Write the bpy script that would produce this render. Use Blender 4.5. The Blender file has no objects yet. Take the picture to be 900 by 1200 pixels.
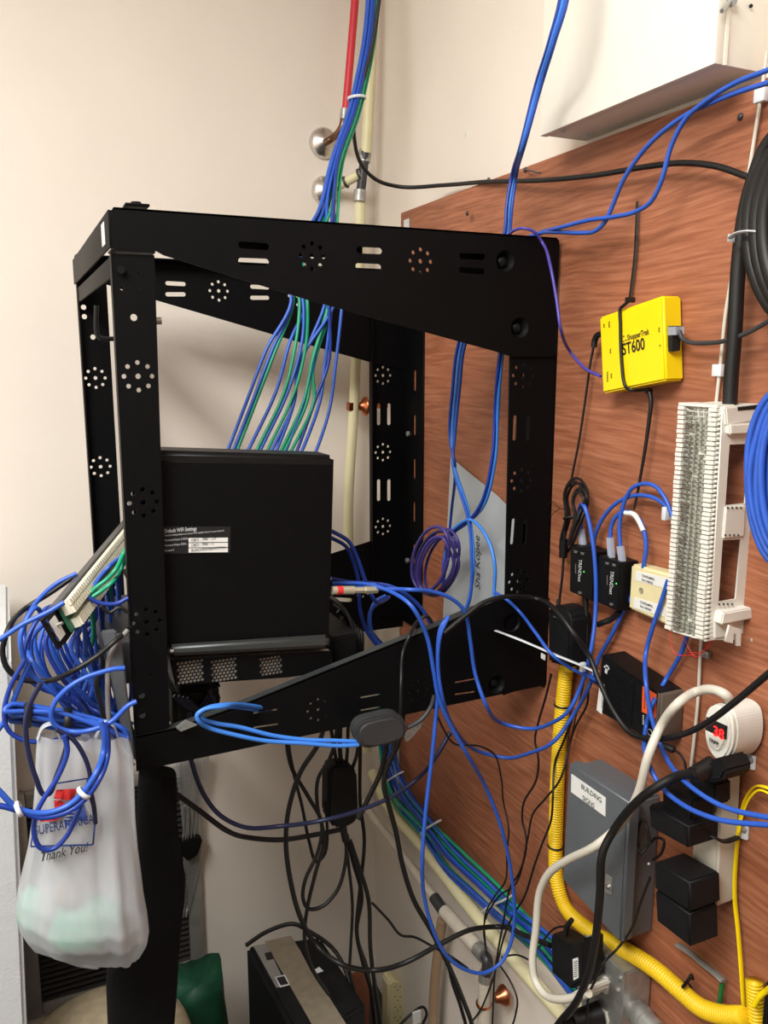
import bpy, bmesh, math, random
from mathutils import Vector, Matrix
random.seed(7)
SC = bpy.context.scene
COL = SC.collection
# ---------------------------------------------------------------- camera, world, lamps, exposure
F, YAW, PITCH = 971.66, .4249, .1808
CP = Vector((-.76, 0, 1.62))
_cy, _sy, _cp, _sp = math.cos(YAW), math.sin(YAW), math.cos(PITCH), math.sin(PITCH)
FW = Vector((_sy*_cp, _cy*_cp, -_sp)); RT = Vector((_cy, -_sy, 0)); UPV = RT.cross(FW)
cd = bpy.data.cameras.new('camera'); cam = bpy.data.objects.new('camera', cd); COL.objects.link(cam)
m = Matrix((RT, UPV, -FW)).transposed().to_4x4(); m.translation = CP
cam.matrix_world = m
cd.sensor_fit = 'VERTICAL'; cd.sensor_height = 36; cd.lens = F/1200*36; cd.clip_start = .02
SC.camera = cam
W = bpy.data.worlds.new('world'); SC.world = W; W.use_nodes = True
W.node_tree.nodes['Background'].inputs[0].default_value = (1, .93, .86, 1)
W.node_tree.nodes['Background'].inputs[1].default_value = .05
def area(name, loc, size, power, col, rot=(0, 0, 0)):
    l = bpy.data.lights.new(name, 'AREA'); l.shape = 'RECTANGLE'; l.size, l.size_y = size; l.energy = power; l.color = col
    o = bpy.data.objects.new(name, l); o.location = loc; o.rotation_euler = rot; COL.objects.link(o); return o
area('ceiling_and_fill_lamp', (-.95, .2, 2.74), (.45, 1.2), 15, (1, 1, .97))
area('ceiling_and_fill_lamp', (-1.60, -.05, 2.74), (.45, 1.2), 58, (1, 1, .97))  # second lamp, added as fill to even out the light
SC.view_settings.view_transform = 'Standard'; SC.view_settings.look = 'None'
SC.view_settings.exposure = 0.30; SC.view_settings.gamma = 1; SC.view_settings.use_curve_mapping = False

# ---------------------------------------------------------------- pixel rays -> points on real planes
def ray(u, v): return FW*F + RT*(u-450) + UPV*(600-v)
def on(ax, val, u, v):
    r = ray(u, v); return CP + r*((val-CP[ax])/r[ax])
def PX(u, v, x=0): return on(0, x, u, v)
def PY(u, v, y): return on(1, y, u, v)
def P(s, lim=.006):
    """'x-.03 600,270 640,280 y1.0 ...' : image points on the planes X=-.03, then Y=1.0; 'x-.03>-.1' slides the plane"""
    out = []; run = []; ax = 0; a = b = 0
    def flush():
        n = len(run)
        for i, (u, v) in enumerate(run):
            val = a + (b-a)*(i/(n-1) if n > 1 else 0)
            p = on(ax, val, u, v)
            if p.x > -lim or p.x < CP.x-.6 and ax == 0: p = PX(u, v, -lim)
            if p.y > 1.74: p = PY(u, v, 1.74)
            out.append(p)
    for t in s.split():
        if t[0] in 'xy':
            flush(); run = []; ax = 0 if t[0] == 'x' else 1
            ab = t[1:].split('>'); a = float(ab[0]); b = float(ab[-1])
        else:
            u, v = t.split(','); run.append((float(u), float(v)))
    flush(); return out

# ---------------------------------------------------------------- materials
def lin(c): return tuple((x/255/12.92 if x/255 <= .04045 else ((x/255+.055)/1.055)**2.4) for x in c)
def nt(m): return m.node_tree.nodes, m.node_tree.links
def mat(name, rgb, rough=.5, metal=0, var=.08, scale=40, bump=0, bscale=200, emit=0, coat=0, spec=.5):
    m = bpy.data.materials.new(name); m.use_nodes = True; N, L = nt(m); b = N['Principled BSDF']
    c = lin(rgb)
    tc = N.new('ShaderNodeTexCoord'); n = N.new('ShaderNodeTexNoise'); n.inputs['Scale'].default_value = scale; n.inputs['Detail'].default_value = 4
    L.new(tc.outputs['Object'], n.inputs['Vector'])
    r = N.new('ShaderNodeValToRGB'); r.color_ramp.elements[0].position = .3; r.color_ramp.elements[1].position = .7
    r.color_ramp.elements[0].color = tuple(x*(1-var) for x in c)+(1,); r.color_ramp.elements[1].color = tuple(min(1, x*(1+var)) for x in c)+(1,)
    L.new(n.outputs['Fac'], r.inputs['Fac']); L.new(r.outputs['Color'], b.inputs['Base Color'])
    b.inputs['Roughness'].default_value = rough; b.inputs['Metallic'].default_value = metal; b.inputs['Coat Weight'].default_value = coat
    b.inputs['Specular IOR Level'].default_value = spec
    if bump:
        n2 = N.new('ShaderNodeTexNoise'); n2.inputs['Scale'].default_value = bscale; L.new(tc.outputs['Object'], n2.inputs['Vector'])
        bp = N.new('ShaderNodeBump'); bp.inputs['Strength'].default_value = bump; bp.inputs['Distance'].default_value = .002
        L.new(n2.outputs['Fac'], bp.inputs['Height']); L.new(bp.outputs['Normal'], b.inputs['Normal'])
    if emit:
        L.new(r.outputs['Color'], b.inputs['Emission Color']); b.inputs['Emission Strength'].default_value = emit
    return m
M = dict(
 wall=mat('painted_wall', (233, 223, 211), .7, var=.02, scale=5, bump=.15, bscale=160),
 ceil=mat('ceiling_paint', (235, 230, 222), .8, var=.02), floor=mat('floor_tile', (56, 50, 45), .6, var=.15, scale=14),
 black=mat('black_powder_coat', (12, 12, 13), .5, var=.1, scale=60, bump=.08, bscale=900, spec=.10),
 blackp=mat('black_plastic', (13, 13, 14), .5, var=.15, scale=60, bump=.1, bscale=600, spec=.25),
 dusty=mat('dusty_black_plastic', (17, 17, 19), .6, var=.35, scale=25, bump=.25, bscale=400, spec=.25),
 rubber=mat('black_rubber', (14, 13, 13), .5, var=.15, scale=30),
 grayr=mat('grey_rubber', (52, 53, 55), .5, var=.12, scale=30),
 blue=mat('blue_jacket', (44, 88, 186), .38, var=.1, scale=30), blued=mat('dark_blue_jacket', (28, 58, 148), .4, var=.12, scale=30),
 bluel=mat('light_blue_jacket', (62, 130, 222), .38, var=.08, scale=30), navy=mat('navy_jacket', (26, 32, 66), .42, var=.12, scale=30),
 green=mat('green_jacket', (22, 150, 108), .38, var=.1, scale=30), purple=mat('purple_jacket', (76, 66, 158), .38, var=.1, scale=30),
 violet=mat('violet_jacket', (66, 54, 128), .36, var=.1, scale=30),
 white=mat('white_plastic', (226, 224, 214), .45, var=.04, scale=20), nylon=mat('white_nylon', (216, 220, 224), .4, var=.05, scale=20),
 idcw=mat('ivory_plastic', (232, 228, 208), .45, var=.05), bronze=mat('tarnished_brass', (120, 92, 72), .35, 1, var=.2, scale=40), cream=mat('cream_plastic', (222, 210, 164), .5, var=.05, scale=20), panel=mat('white_enamel', (240, 235, 222), .45, var=.02, scale=8),
 offw=mat('off_white_cord', (206, 200, 186), .45, var=.06, scale=20), pex=mat('cream_pex_pipe', (222, 214, 172), .45, var=.06, scale=12),
 pexd=mat('white_pipe_sleeve', (205, 196, 180), .6, var=.1, scale=25), tanp=mat('tan_pipe', (160, 132, 104), .5, var=.1, scale=15),
 yellow=mat('yellow_plastic', (250, 218, 6), .4, var=.04, scale=15), cond=mat('yellow_conduit', (232, 192, 28), .42, var=.06, scale=30),
 red=mat('red_pipe', (206, 44, 58), .4, var=.08, scale=20), redd=mat('red_led', (255, 30, 30), .4, emit=2.5), gled=mat('green_led', (60, 220, 90), .4, emit=1),
 chrome=mat('chrome', (214, 210, 205), .28, 1, var=.06), steel=mat('galvanized_steel', (176, 176, 172), .45, .7, var=.2, scale=60), copper=mat('copper', (196, 118, 82), .3, 1, var=.15, scale=40),
 brass=mat('nickel_plug', (200, 194, 172), .35, .6, var=.08), nema=mat('grey_enamel', (92, 96, 100), .4, var=.06, scale=15, bump=.1, bscale=250),
 tan=mat('beige_vinyl', (160, 146, 120), .7, var=.14, scale=60, bump=.3, bscale=500), cloth=mat('black_cloth', (11, 11, 13), .9, var=.2, scale=90, bump=.2, bscale=900, spec=.2),
 alum=mat('aluminium_frame', (186, 184, 178), .42, .5, var=.12, scale=30), slat=mat('dark_louvre', (44, 40, 36), .6, var=.1), dark=mat('dark_void', (9, 9, 9), .8),
 gbag=mat('green_bag_plastic', (12, 70, 46), .6, var=.3, scale=20, bump=.5, bscale=40), paper=mat('grey_paper', (176, 182, 186), .8, var=.03, scale=6),
 label=mat('label_paper', (224, 224, 220), .6, var=.03), ink=mat('printing_ink', (22, 22, 24), .7), inkb=mat('blue_print', (34, 56, 122), .6), inkr=mat('red_print', (206, 42, 44), .6),
 wprint=mat('white_print', (200, 202, 204), .6), orange=mat('orange_label', (226, 88, 40), .55, var=.05), taupe=mat('taupe_plastic', (98, 86, 76), .5, var=.06),
 masking=mat('masking_tape', (128, 118, 100), .75, var=.1, scale=60, bump=.2), cardb=mat('red_brown_card', (138, 82, 58), .8, var=.1),
 gwire=mat('green_wire', (18, 104, 52), .4), pcb=mat('green_board', (36, 92, 66), .5, var=.2, scale=80), dgray=mat('dark_grey_metal', (66, 66, 68), .4, .3, var=.1),
 gray=mat('grey_cord', (128, 126, 122), .5), idc=mat('contact_grey', (150, 150, 138), .5, var=.12, scale=90), lipm=mat('lit_lip_grey', (62, 66, 66), .38, .3, var=.08), bsatin=mat('satin_black', (20, 21, 22), .38, var=.08, scale=50, spec=.25), green2=mat('pale_green_cloth', (96, 184, 150), .8, var=.15, scale=30),  # lipm: lighter grey paints the light caught on folded lips
 cab=mat('textured_white', (205, 208, 210), .6, var=.03, bump=.3, bscale=300))
def clearmat(name, rgb, a, rough=.3, trans=True):
    m = bpy.data.materials.new(name); m.use_nodes = True; N, L = nt(m); b = N['Principled BSDF']
    tc = N.new('ShaderNodeTexCoord'); n = N.new('ShaderNodeTexNoise'); n.inputs['Scale'].default_value = 9; mp = N.new('ShaderNodeMapping'); mp.inputs['Scale'].default_value = (4, 4, .6)
    L.new(tc.outputs['Object'], mp.inputs['Vector']); L.new(mp.outputs['Vector'], n.inputs['Vector'])
    r = N.new('ShaderNodeMapRange'); r.inputs[1].default_value = .3; r.inputs[2].default_value = .7; r.inputs[3].default_value = a*.9; r.inputs[4].default_value = min(1, a*1.1)
    L.new(n.outputs['Fac'], r.inputs[0]); L.new(r.outputs[0], b.inputs['Alpha'])
    b.inputs['Base Color'].default_value = lin(rgb)+(1,); b.inputs['Roughness'].default_value = rough
    return m
M['bag'] = clearmat('white_bag_film', (206, 209, 214), .55); M['film'] = clearmat('clear_grey_film', (150, 150, 146), .5); M['plug'] = clearmat('clear_plug', (200, 206, 216), .55, .15)
def plywood():
    m = bpy.data.materials.new('stained_plywood'); m.use_nodes = True; N, L = nt(m); b = N['Principled BSDF']
    tc = N.new('ShaderNodeTexCoord'); mp = N.new('ShaderNodeMapping'); mp.inputs['Scale'].default_value = (1, 6, 110); L.new(tc.outputs['Object'], mp.inputs['Vector'])
    wp = N.new('ShaderNodeTexNoise'); wp.inputs['Scale'].default_value = 3; wp.inputs['Detail'].default_value = 2; L.new(tc.outputs['Object'], wp.inputs['Vector'])
    mx = N.new('ShaderNodeVectorMath'); mx.operation = 'MULTIPLY_ADD'; mx.inputs[1].default_value = (0, .5, 5); L.new(wp.outputs['Color'], mx.inputs[0]); L.new(mp.outputs['Vector'], mx.inputs[2])
    g = N.new('ShaderNodeTexNoise'); g.inputs['Scale'].default_value = 1.6; g.inputs['Detail'].default_value = 7; g.inputs['Roughness'].default_value = .62; L.new(mx.outputs[0], g.inputs['Vector'])
    r = N.new('ShaderNodeValToRGB'); e = r.color_ramp.elements
    e[0].position = .28; e[0].color = lin((128, 72, 48))+(1,); e[1].position = .72; e[1].color = lin((182, 121, 90))+(1,)
    x = r.color_ramp.elements.new(.5); x.color = lin((158, 97, 67))+(1,)
    L.new(g.outputs['Fac'], r.inputs['Fac'])
    # broad blotches of the stain
    n = N.new('ShaderNodeTexNoise'); n.inputs['Scale'].default_value = 4.5; n.inputs['Detail'].default_value = 3; L.new(tc.outputs['Object'], n.inputs['Vector'])
    rr = N.new('ShaderNodeMapRange'); rr.inputs[1].default_value = .3; rr.inputs[2].default_value = .7; rr.inputs[3].default_value = .82; rr.inputs[4].default_value = 1.12; L.new(n.outputs['Fac'], rr.inputs[0])
    mu = N.new('ShaderNodeMix'); mu.data_type = 'RGBA'; mu.blend_type = 'MULTIPLY'; mu.inputs[0].default_value = 1
    L.new(r.outputs['Color'], mu.inputs[6]); L.new(rr.outputs[0], mu.inputs[7]); last = mu.outputs[2]
    # knots in the veneer
    for (u, v, rad) in ((540, 275, .010), (779, 274, .011), (820, 216, .008), (868, 136, .010), (573, 460, .012), (583, 501, .012), (765, 769, .013), (552, 840, .014), (562, 960, .016), (748, 275, .009), (548, 225, .007), (539, 427, .006), (845, 286, .006), (612, 925, .012), (533, 972, .011)):
        c = PX(u, v, 0)
        d = N.new('ShaderNodeVectorMath'); d.operation = 'DISTANCE'; d.inputs[1].default_value = c
        L.new(tc.outputs['Object'], d.inputs[0])
        k = N.new('ShaderNodeMapRange'); k.inputs[1].default_value = rad*.55; k.inputs[2].default_value = rad; k.inputs[3].default_value = .42; k.inputs[4].default_value = 1; L.new(d.outputs['Value'], k.inputs[0])
        q = N.new('ShaderNodeMix'); q.data_type = 'RGBA'; q.blend_type = 'MULTIPLY'; q.inputs[0].default_value = 1; L.new(last, q.inputs[6]); L.new(k.outputs[0], q.inputs[7]); last = q.outputs[2]
    L.new(last, b.inputs['Base Color']); b.inputs['Roughness'].default_value = .55
    bp = N.new('ShaderNodeBump'); bp.inputs['Strength'].default_value = .25; bp.inputs['Distance'].default_value = .002; L.new(g.outputs['Fac'], bp.inputs['Height']); L.new(bp.outputs['Normal'], b.inputs['Normal'])
    return m
M['ply'] = plywood()
def meshmat():
    m = mat('perforated_black', (12, 12, 13), .55, var=.1, spec=.10); N, L = nt(m); b = N['Principled BSDF']
    tc = N.new('ShaderNodeTexCoord'); v = N.new('ShaderNodeTexVoronoi'); v.inputs['Scale'].default_value = 260; v.inputs['Randomness'].default_value = 0
    mp = N.new('ShaderNodeMapping'); mp.inputs['Scale'].default_value = (1, .01, 1.15); L.new(tc.outputs['Object'], mp.inputs['Vector']); L.new(mp.outputs['Vector'], v.inputs['Vector'])
    bp = N.new('ShaderNodeBump'); bp.inputs['Strength'].default_value = .4; bp.inputs['Distance'].default_value = .001
    L.new(v.outputs['Distance'], bp.inputs['Height']); L.new(bp.outputs['Normal'], b.inputs['Normal']); return m
M['perf'] = meshmat()

# ---------------------------------------------------------------- object helpers
ORG = {}
def setp(o, label=None, cat=None, group=None, kind=None):
    for k, v in (('label', label), ('category', cat), ('group', group), ('kind', kind)):
        if v: o[k] = v
    return o
def thing(name, label, cat, loc, group=None):
    o = bpy.data.objects.new(name, None); o.empty_display_size = .02; o.location = loc; COL.objects.link(o); ORG[o.name] = Vector(loc)
    return setp(o, label, cat, group)
def obj(name, bm, mt, parent=None, smooth=0, label=None):
    """one mesh object; geometry is given in world coordinates"""
    if isinstance(bm, bpy.types.Mesh): me = bm
    else:
        me = bpy.data.meshes.new(name); bmesh.ops.recalc_face_normals(bm, faces=bm.faces); bm.to_mesh(me); bm.free()
    me.name = name; me.materials.clear(); me.materials.append(M[mt] if isinstance(mt, str) else mt)
    o = bpy.data.objects.new(name, me)
    if parent is not None:
        org = ORG[parent.name]; o.parent = parent
    else:
        xs = [v.co for v in me.vertices]; lo = [min(c[i] for c in xs) for i in range(3)]; hi = [max(c[i] for c in xs) for i in range(3)]
        org = Vector(((lo[0]+hi[0])/2, (lo[1]+hi[1])/2, lo[2])); o.location = org
    me.transform(Matrix.Translation(-org)); COL.objects.link(o); ORG[o.name] = org
    if smooth:
        me.polygons.foreach_set('use_smooth', [True]*len(me.polygons))
        if smooth < 180: me.set_sharp_from_angle(angle=math.radians(smooth))
    if label: o['label'] = label
    return o
def bx(bm, a, b, bev=.0015, seg=2, rot=None):
    a, b = Vector(a), Vector(b); lo = Vector(map(min, a, b)); hi = Vector(map(max, a, b))
    r = bmesh.ops.create_cube(bm, size=1); vs = r['verts']
    for v in vs: v.co = Vector([(lo[i]+hi[i])/2 + v.co[i]*(hi[i]-lo[i]) for i in range(3)])
    if rot is not None:
        c = (lo+hi)/2
        for v in vs: v.co = c + rot @ (v.co-c)
    bev = min(bev, .49*min(hi-lo))
    if bev > 0: bmesh.ops.bevel(bm, geom=list({e for v in vs for e in v.link_edges}), offset=bev, segments=seg, affect='EDGES', profile=.5)
def box(name, a, b, mt, parent=None, bev=.0015, seg=2, rot=None, **k):
    bm = bmesh.new(); bx(bm, a, b, bev, seg, rot); return obj(name, bm, mt, parent, smooth=40, **k)
def frame(d):
    d = d.normalized(); a = Vector((0, 0, 1)) if abs(d.z) < .9 else Vector((1, 0, 0)); x = d.cross(a).normalized(); return x, d.cross(x)
def smoothpts(pts, n=6):
    if len(pts) < 3: return [Vector(p) for p in pts]
    out = []; q = [pts[0]*2-pts[1]]+list(pts)+[pts[-1]*2-pts[-2]]
    for i in range(1, len(q)-2):
        p0, p1, p2, p3 = q[i-1:i+3]
        t = [0]
        for a, b in ((p0, p1), (p1, p2), (p2, p3)): t.append(t[-1]+max(1e-5, (b-a).length)**.5)
        for k in range(n):
            u = t[1]+(t[2]-t[1])*k/n
            def L(a, b, ta, tb): return a*((tb-u)/(tb-ta))+b*((u-ta)/(tb-ta))
            A1, A2, A3 = L(p0, p1, t[0], t[1]), L(p1, p2, t[1], t[2]), L(p2, p3, t[2], t[3])
            out.append(L(L(A1, A2, t[0], t[2]), L(A2, A3, t[1], t[3]), t[1], t[2]))
    out.append(Vector(pts[-1])); return out
def sweep(bm, pts, r, sides=8, flat=None, cap=True, up=None):
    """round (or flat) section swept along a smooth path; r may be a function of 0..1"""
    n = len(pts); T = [(pts[min(i+1, n-1)]-pts[max(i-1, 0)]).normalized() for i in range(n)]
    x, y = frame(T[0])
    if up is not None: y = Vector(up); y = (y-T[0]*y.dot(T[0])).normalized(); x = y.cross(T[0])
    rings = []
    for i in range(n):
        if up is not None: y = Vector(up)
        y = (y-T[i]*y.dot(T[i])).normalized(); x = y.cross(T[i])
        rr = r(i/(n-1)) if callable(r) else r; ra, rb = (rr, rr) if flat is None else flat
        rings.append([bm.verts.new(pts[i]+x*(ra*math.cos(2*math.pi*k/sides))+y*(rb*math.sin(2*math.pi*k/sides))) for k in range(sides)])
    for i in range(n-1):
        for k in range(sides):
            bm.faces.new((rings[i][k], rings[i][(k+1) % sides], rings[i+1][(k+1) % sides], rings[i+1][k]))
    if cap: bm.faces.new(rings[0][::-1]); bm.faces.new(rings[-1])
def tube(name, pts, r, mt, parent=None, sides=8, n=6, flat=None, up=None, sm=True, **k):
    bm = bmesh.new(); sweep(bm, smoothpts(pts, n) if sm else [Vector(p) for p in pts], r, sides, flat, up=up); return obj(name, bm, mt, parent, smooth=60, **k)
def cyl(bm, a, b, r, r2=None, sides=16, bev=0):
    a, b = Vector(a), Vector(b); x, y = frame(b-a); r2 = r if r2 is None else r2
    A = [bm.verts.new(a+x*(r*math.cos(2*math.pi*k/sides))+y*(r*math.sin(2*math.pi*k/sides))) for k in range(sides)]
    B = [bm.verts.new(b+x*(r2*math.cos(2*math.pi*k/sides))+y*(r2*math.sin(2*math.pi*k/sides))) for k in range(sides)]
    for k in range(sides): bm.faces.new((A[k], A[(k+1) % sides], B[(k+1) % sides], B[k]))
    bm.faces.new(A[::-1]); bm.faces.new(B)
def rod(name, a, b, r, mt, parent=None, r2=None, sides=16, **k):
    bm = bmesh.new(); cyl(bm, a, b, r, r2, sides); return obj(name, bm, mt, parent, smooth=50, **k)
def lathe(name, c, d, prof, mt, parent=None, sides=24, **k):
    """prof: list of (distance along d, radius)"""
    c, d = Vector(c), Vector(d).normalized(); x, y = frame(d); bm = bmesh.new(); R = []
    for t, r in prof: R.append([bm.verts.new(c+d*t+x*(max(r, 1e-5)*math.cos(2*math.pi*i/sides))+y*(max(r, 1e-5)*math.sin(2*math.pi*i/sides))) for i in range(sides)])
    for i in range(len(R)-1):
        for q in range(sides): bm.faces.new((R[i][q], R[i][(q+1) % sides], R[i+1][(q+1) % sides], R[i+1][q]))
    bm.faces.new(R[0][::-1]); bm.faces.new(R[-1]); return obj(name, bm, mt, parent, smooth=50, **k)
def plate(name, ax, val, t, outline, holes, mt, parent=None, **k):
    """sheet with real cut holes in the plane ax=val..val+t ; points are the two other world coordinates in order"""
    cu = bpy.data.curves.new(name, 'CURVE'); cu.dimensions = '2D'; cu.fill_mode = 'BOTH'; cu.extrude = .5
    for loop in [outline]+holes:
        s = cu.splines.new('POLY'); s.points.add(len(loop)-1); s.use_cyclic_u = True
        for p, q in zip(s.points, loop): p.co = (q[0]*10, q[1]*10, 0, 1)
    o = bpy.data.objects.new(name, cu); me = bpy.data.meshes.new_from_object(o); bpy.data.objects.remove(o); bpy.data.curves.remove(cu)
    for v in me.vertices:
        a, b, c = v.co[0]/10, v.co[1]/10, val+(v.co[2]+.5)*t
        v.co = (c, a, b) if ax == 0 else (a, c, b) if ax == 1 else (a, b, c)
    bm = bmesh.new(); bm.from_mesh(me); bpy.data.meshes.remove(me); bmesh.ops.remove_doubles(bm, verts=bm.verts, dist=1e-6)
    return obj(name, bm, mt, parent, **k)
def circ(a, b, r, n=12, sq=1): return [(a+r*math.cos(2*math.pi*i/n), b+r*sq*math.sin(2*math.pi*i/n)) for i in range(n)]
def rosette(a, b, R=.0165, r=.0029): return [circ(a, b, r*1.15)]+[circ(a+R*math.cos(math.pi*i/4), b+R*math.sin(math.pi*i/4), r, 10) for i in range(8)]
def slot(a0, b0, a1, b1, r):
    d = Vector((a1-a0, b1-b0)); L = d.length; d /= L; n = Vector((-d.y, d.x)); out = []
    for i in range(7): t = math.pi*i/6; out.append((a1+r*(d.x*math.sin(t)+n.x*math.cos(t)), b1+r*(d.y*math.sin(t)+n.y*math.cos(t))))
    for i in range(7): t = math.pi*i/6; out.append((a0-r*(d.x*math.sin(t)+n.x*math.cos(t)), b0-r*(d.y*math.sin(t)+n.y*math.cos(t))))
    return out
def text(name, s, org, right, up, size, mt, parent=None, shear=0, bold=0, ext=.0002, align='LEFT', fn=None, sx=1, **k):
    cu = bpy.data.curves.new(name, 'FONT'); cu.body = s; cu.size = 1; cu.extrude = 0; cu.shear = shear; cu.offset = bold; cu.align_x = align; cu.resolution_u = 3
    o = bpy.data.objects.new(name, cu); me = bpy.data.meshes.new_from_object(o); bpy.data.objects.remove(o); bpy.data.curves.remove(cu)
    R, U = Vector(right).normalized(), Vector(up).normalized(); Nn = R.cross(U)
    for v in me.vertices:
        p = Vector(org)+R*(v.co.x*size*sx)+U*(v.co.y*size)+Nn*ext
        v.co = fn(p) if fn else p
    return obj(name, me, mt, parent, **k)
XR, XU = Vector((0, -1, 0)), Vector((0, 0, 1))     # reading directions on faces that look towards -X
YR = Vector((1, 0, 0))                             # ... and on faces that look towards -Y
def ring_pts(pts, n=5):
    m_ = len(pts); out = []
    for i in range(m_):
        p0, p1, p2, p3 = (Vector(pts[(i+j-1) % m_]) for j in range(4))
        for k in range(n):
            t = k/n; out.append(tuple(.5*(2*p1+(p2-p0)*t+(2*p0-5*p1+4*p2-p3)*t*t+(3*p1-p0-3*p2+p3)*t**3)))
    return out
def cable(name, label, cat, path, r, mt, group=None, sides=8, n=6, **k):
    pts = P(path) if isinstance(path, str) else list(path)
    if isinstance(path, str):
        u_, v_ = map(float, path.split()[-1].split(','))
        if v_ >= 1195 and .06 < pts[-1].z < .7: pts += [Vector((pts[-1].x, pts[-1].y+.01, pts[-1].z*.5)), Vector((pts[-1].x, pts[-1].y+.015, .008))]
    o = tube(name, pts, r, mt, None, sides, n, **k); return setp(o, label, cat, group)
def ring(name, c, d, R, r, mt, parent=None, sides=6, n=20, sq=1):
    x, y = frame(Vector(d)); bm = bmesh.new(); rr = []
    for i in range(n):
        t = 2*math.pi*i/n; e = x*math.cos(t)+y*math.sin(t); p = Vector(c)+e*R
        rr.append([bm.verts.new(p+e*(r*math.cos(2*math.pi*q/sides))+Vector(d).normalized()*(r*sq*math.sin(2*math.pi*q/sides))) for q in range(sides)])
    for i in range(n):
        for q in range(sides): bm.faces.new((rr[i][q], rr[i][(q+1) % sides], rr[(i+1) % n][(q+1) % sides], rr[(i+1) % n][q]))
    return obj(name, bm, mt, parent, smooth=180)
# ---------------------------------------------------------------- the room
WX, WY, ZC = .016, 1.765, 2.80
def struct(o): return setp(o, kind='structure')
struct(box('wall_right', (WX, -1.6, 0), (WX+.1, WY+.1, ZC), 'wall', bev=0))
struct(box('wall_back', (-2.6, WY, 0), (WX, WY+.1, ZC), 'wall', bev=0))
struct(box('wall_left', (-2.7, -1.6, 0), (-2.6, WY+.1, ZC), 'wall', bev=0))
struct(box('wall_front', (-2.6, -1.7, 0), (WX+.1, -1.6, ZC), 'taupe', bev=0))
struct(box('floor', (-2.7, -1.7, -.1), (WX+.1, WY+.1, 0), 'floor', bev=0))
struct(box('ceiling', (-2.7, -1.7, ZC), (WX+.1, WY+.1, ZC+.1), 'ceil', bev=0))
a = PX(512, 181); b = PX(497, 187)
# anchor blemish on the wall
aw = lathe('wall_anchor', PX(545, 156, WX), (-1, 0, 0), [(0, .006), (.001, .006), (.0012, .002)], 'white'); setp(aw, 'small white wall anchor in the painted wall above the plywood', 'anchor')
# plywood backboard
tl, tr2 = PX(472, 250), PX(640, 185)
bl = PX(455, 880)
def ply():
    bm = bmesh.new(); ys = [1.595, 1.60, .0-.6, -.6]; bx(bm, (0, -.6, .630), (WX, 1.597, 1.915), .001, 1)
    return obj('plywood_backboard', bm, 'ply')
pw = setp(ply(), 'red-brown stained plywood sheet screwed to the right wall', 'board')
bk = box('corner_bracket', PX(474, 254)+Vector((-.002, 0, -.03)), PX(480, 256)+Vector((0, 0, 0)), 'nylon', pw, bev=.0005, label='white metal corner tab')
for (u, v) in ((548, 250), (573, 211), (616, 199), (868, 137)):
    s = lathe('screw', PX(u, v), (-1, 0, 0), [(0, .004), (.0015, .004), (.003, .0022)], 'dgray', pw, sides=10)
n1 = tube('nail', [PX(617, 199), PX(617, 199, -.006), PX(633, 203, -.016)], .0012, 'dgray', pw, sm=False)

# ---------------------------------------------------------------- wall-mounted equipment rack
RY, FY, RX = 1.048, 1.578, -.634
rk = thing('equipment_rack', 'black open-frame wall-mount equipment rack bolted to the plywood', 'rack', (0, 1.3, 1.05))
def xz(u, v, y): p = PY(u, v, y); return (p.x, p.z)
def L2(s, y): return [xz(*map(float, t.split(',')), y) for t in s.split()]
def slots(s, y, r):
    out = []
    for t in s.split():
        q = list(map(float, t.split(','))); out.append(slot(*xz(q[0], q[1], y), *xz(q[2], q[3], y), r))
    return out
def ros(s, y, **k):
    out = []
    for t in s.split(): out += rosette(*xz(*map(float, t.split(',')), y), **k)
    return out
def circs(s, y, r): return [circ(*xz(*map(float, t.split(',')), y), r) for t in s.split()]
AY = RY-.0035
def bolt(u, v):
    p = PY(u, v, AY); lathe('bolt', p+Vector((0, .010, 0)), (0, -1, 0), [(0, .0075), (.003, .0075), (.005, .005), (.006, .002)], 'bsatin', rk, 14)
    bm = bmesh.new(); q = 18; A = []
    for (d, r) in ((-.0004, .0150), (.003, .0135), (.010, .0095), (.011, .0095)): A.append([bm.verts.new(p+Vector((r*math.cos(2*math.pi*i/q), d, r*math.sin(2*math.pi*i/q)))) for i in range(q)])
    for i in range(3):
        for k in range(q): bm.faces.new((A[i][k], A[i][(k+1) % q], A[i+1][(k+1) % q], A[i+1][k]))
    bm.faces.new(A[-1]); obj('bolt_dimple', bm, 'bsatin', rk, smooth=180)
bp = [PY(592, 306, AY), PY(609, 384, AY)]
def rc(c, a, b, r):            # rounded corner c between directions to a and b
    c, a, b = Vector(c), Vector(a), Vector(b); p = c+(a-c).normalized()*r; q = c+(b-c).normalized()*r
    return [tuple((p*(1-t)+c*t)*(1-t)+(c*(1-t)+q*t)*t) for t in (0, .25, .5, .75, 1)]
o = L2('129,291 131,243 656,279 650,418 600,418 582,412 360,351 192,299 183,294', AY)
o = [o[0]]+rc(o[1], o[0], o[2], .005)+rc(o[2], o[1], o[3], .009)+rc(o[3], o[2], o[4], .006)+o[4:]
plate('top_arm', 1, AY, .003, o, slots('283,287,312,289 283,306,312,307 421,293,445,294 420,312,444,313 541,300,566,301 541,316,566,318', AY, .0042)+ros('366,300 493,306', AY, R=.0155)+[circ(p.x, p.z, .0148, 18) for p in bp], 'black', rk)
for u, v in ((592, 306), (609, 384)): bolt(u, v)
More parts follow.
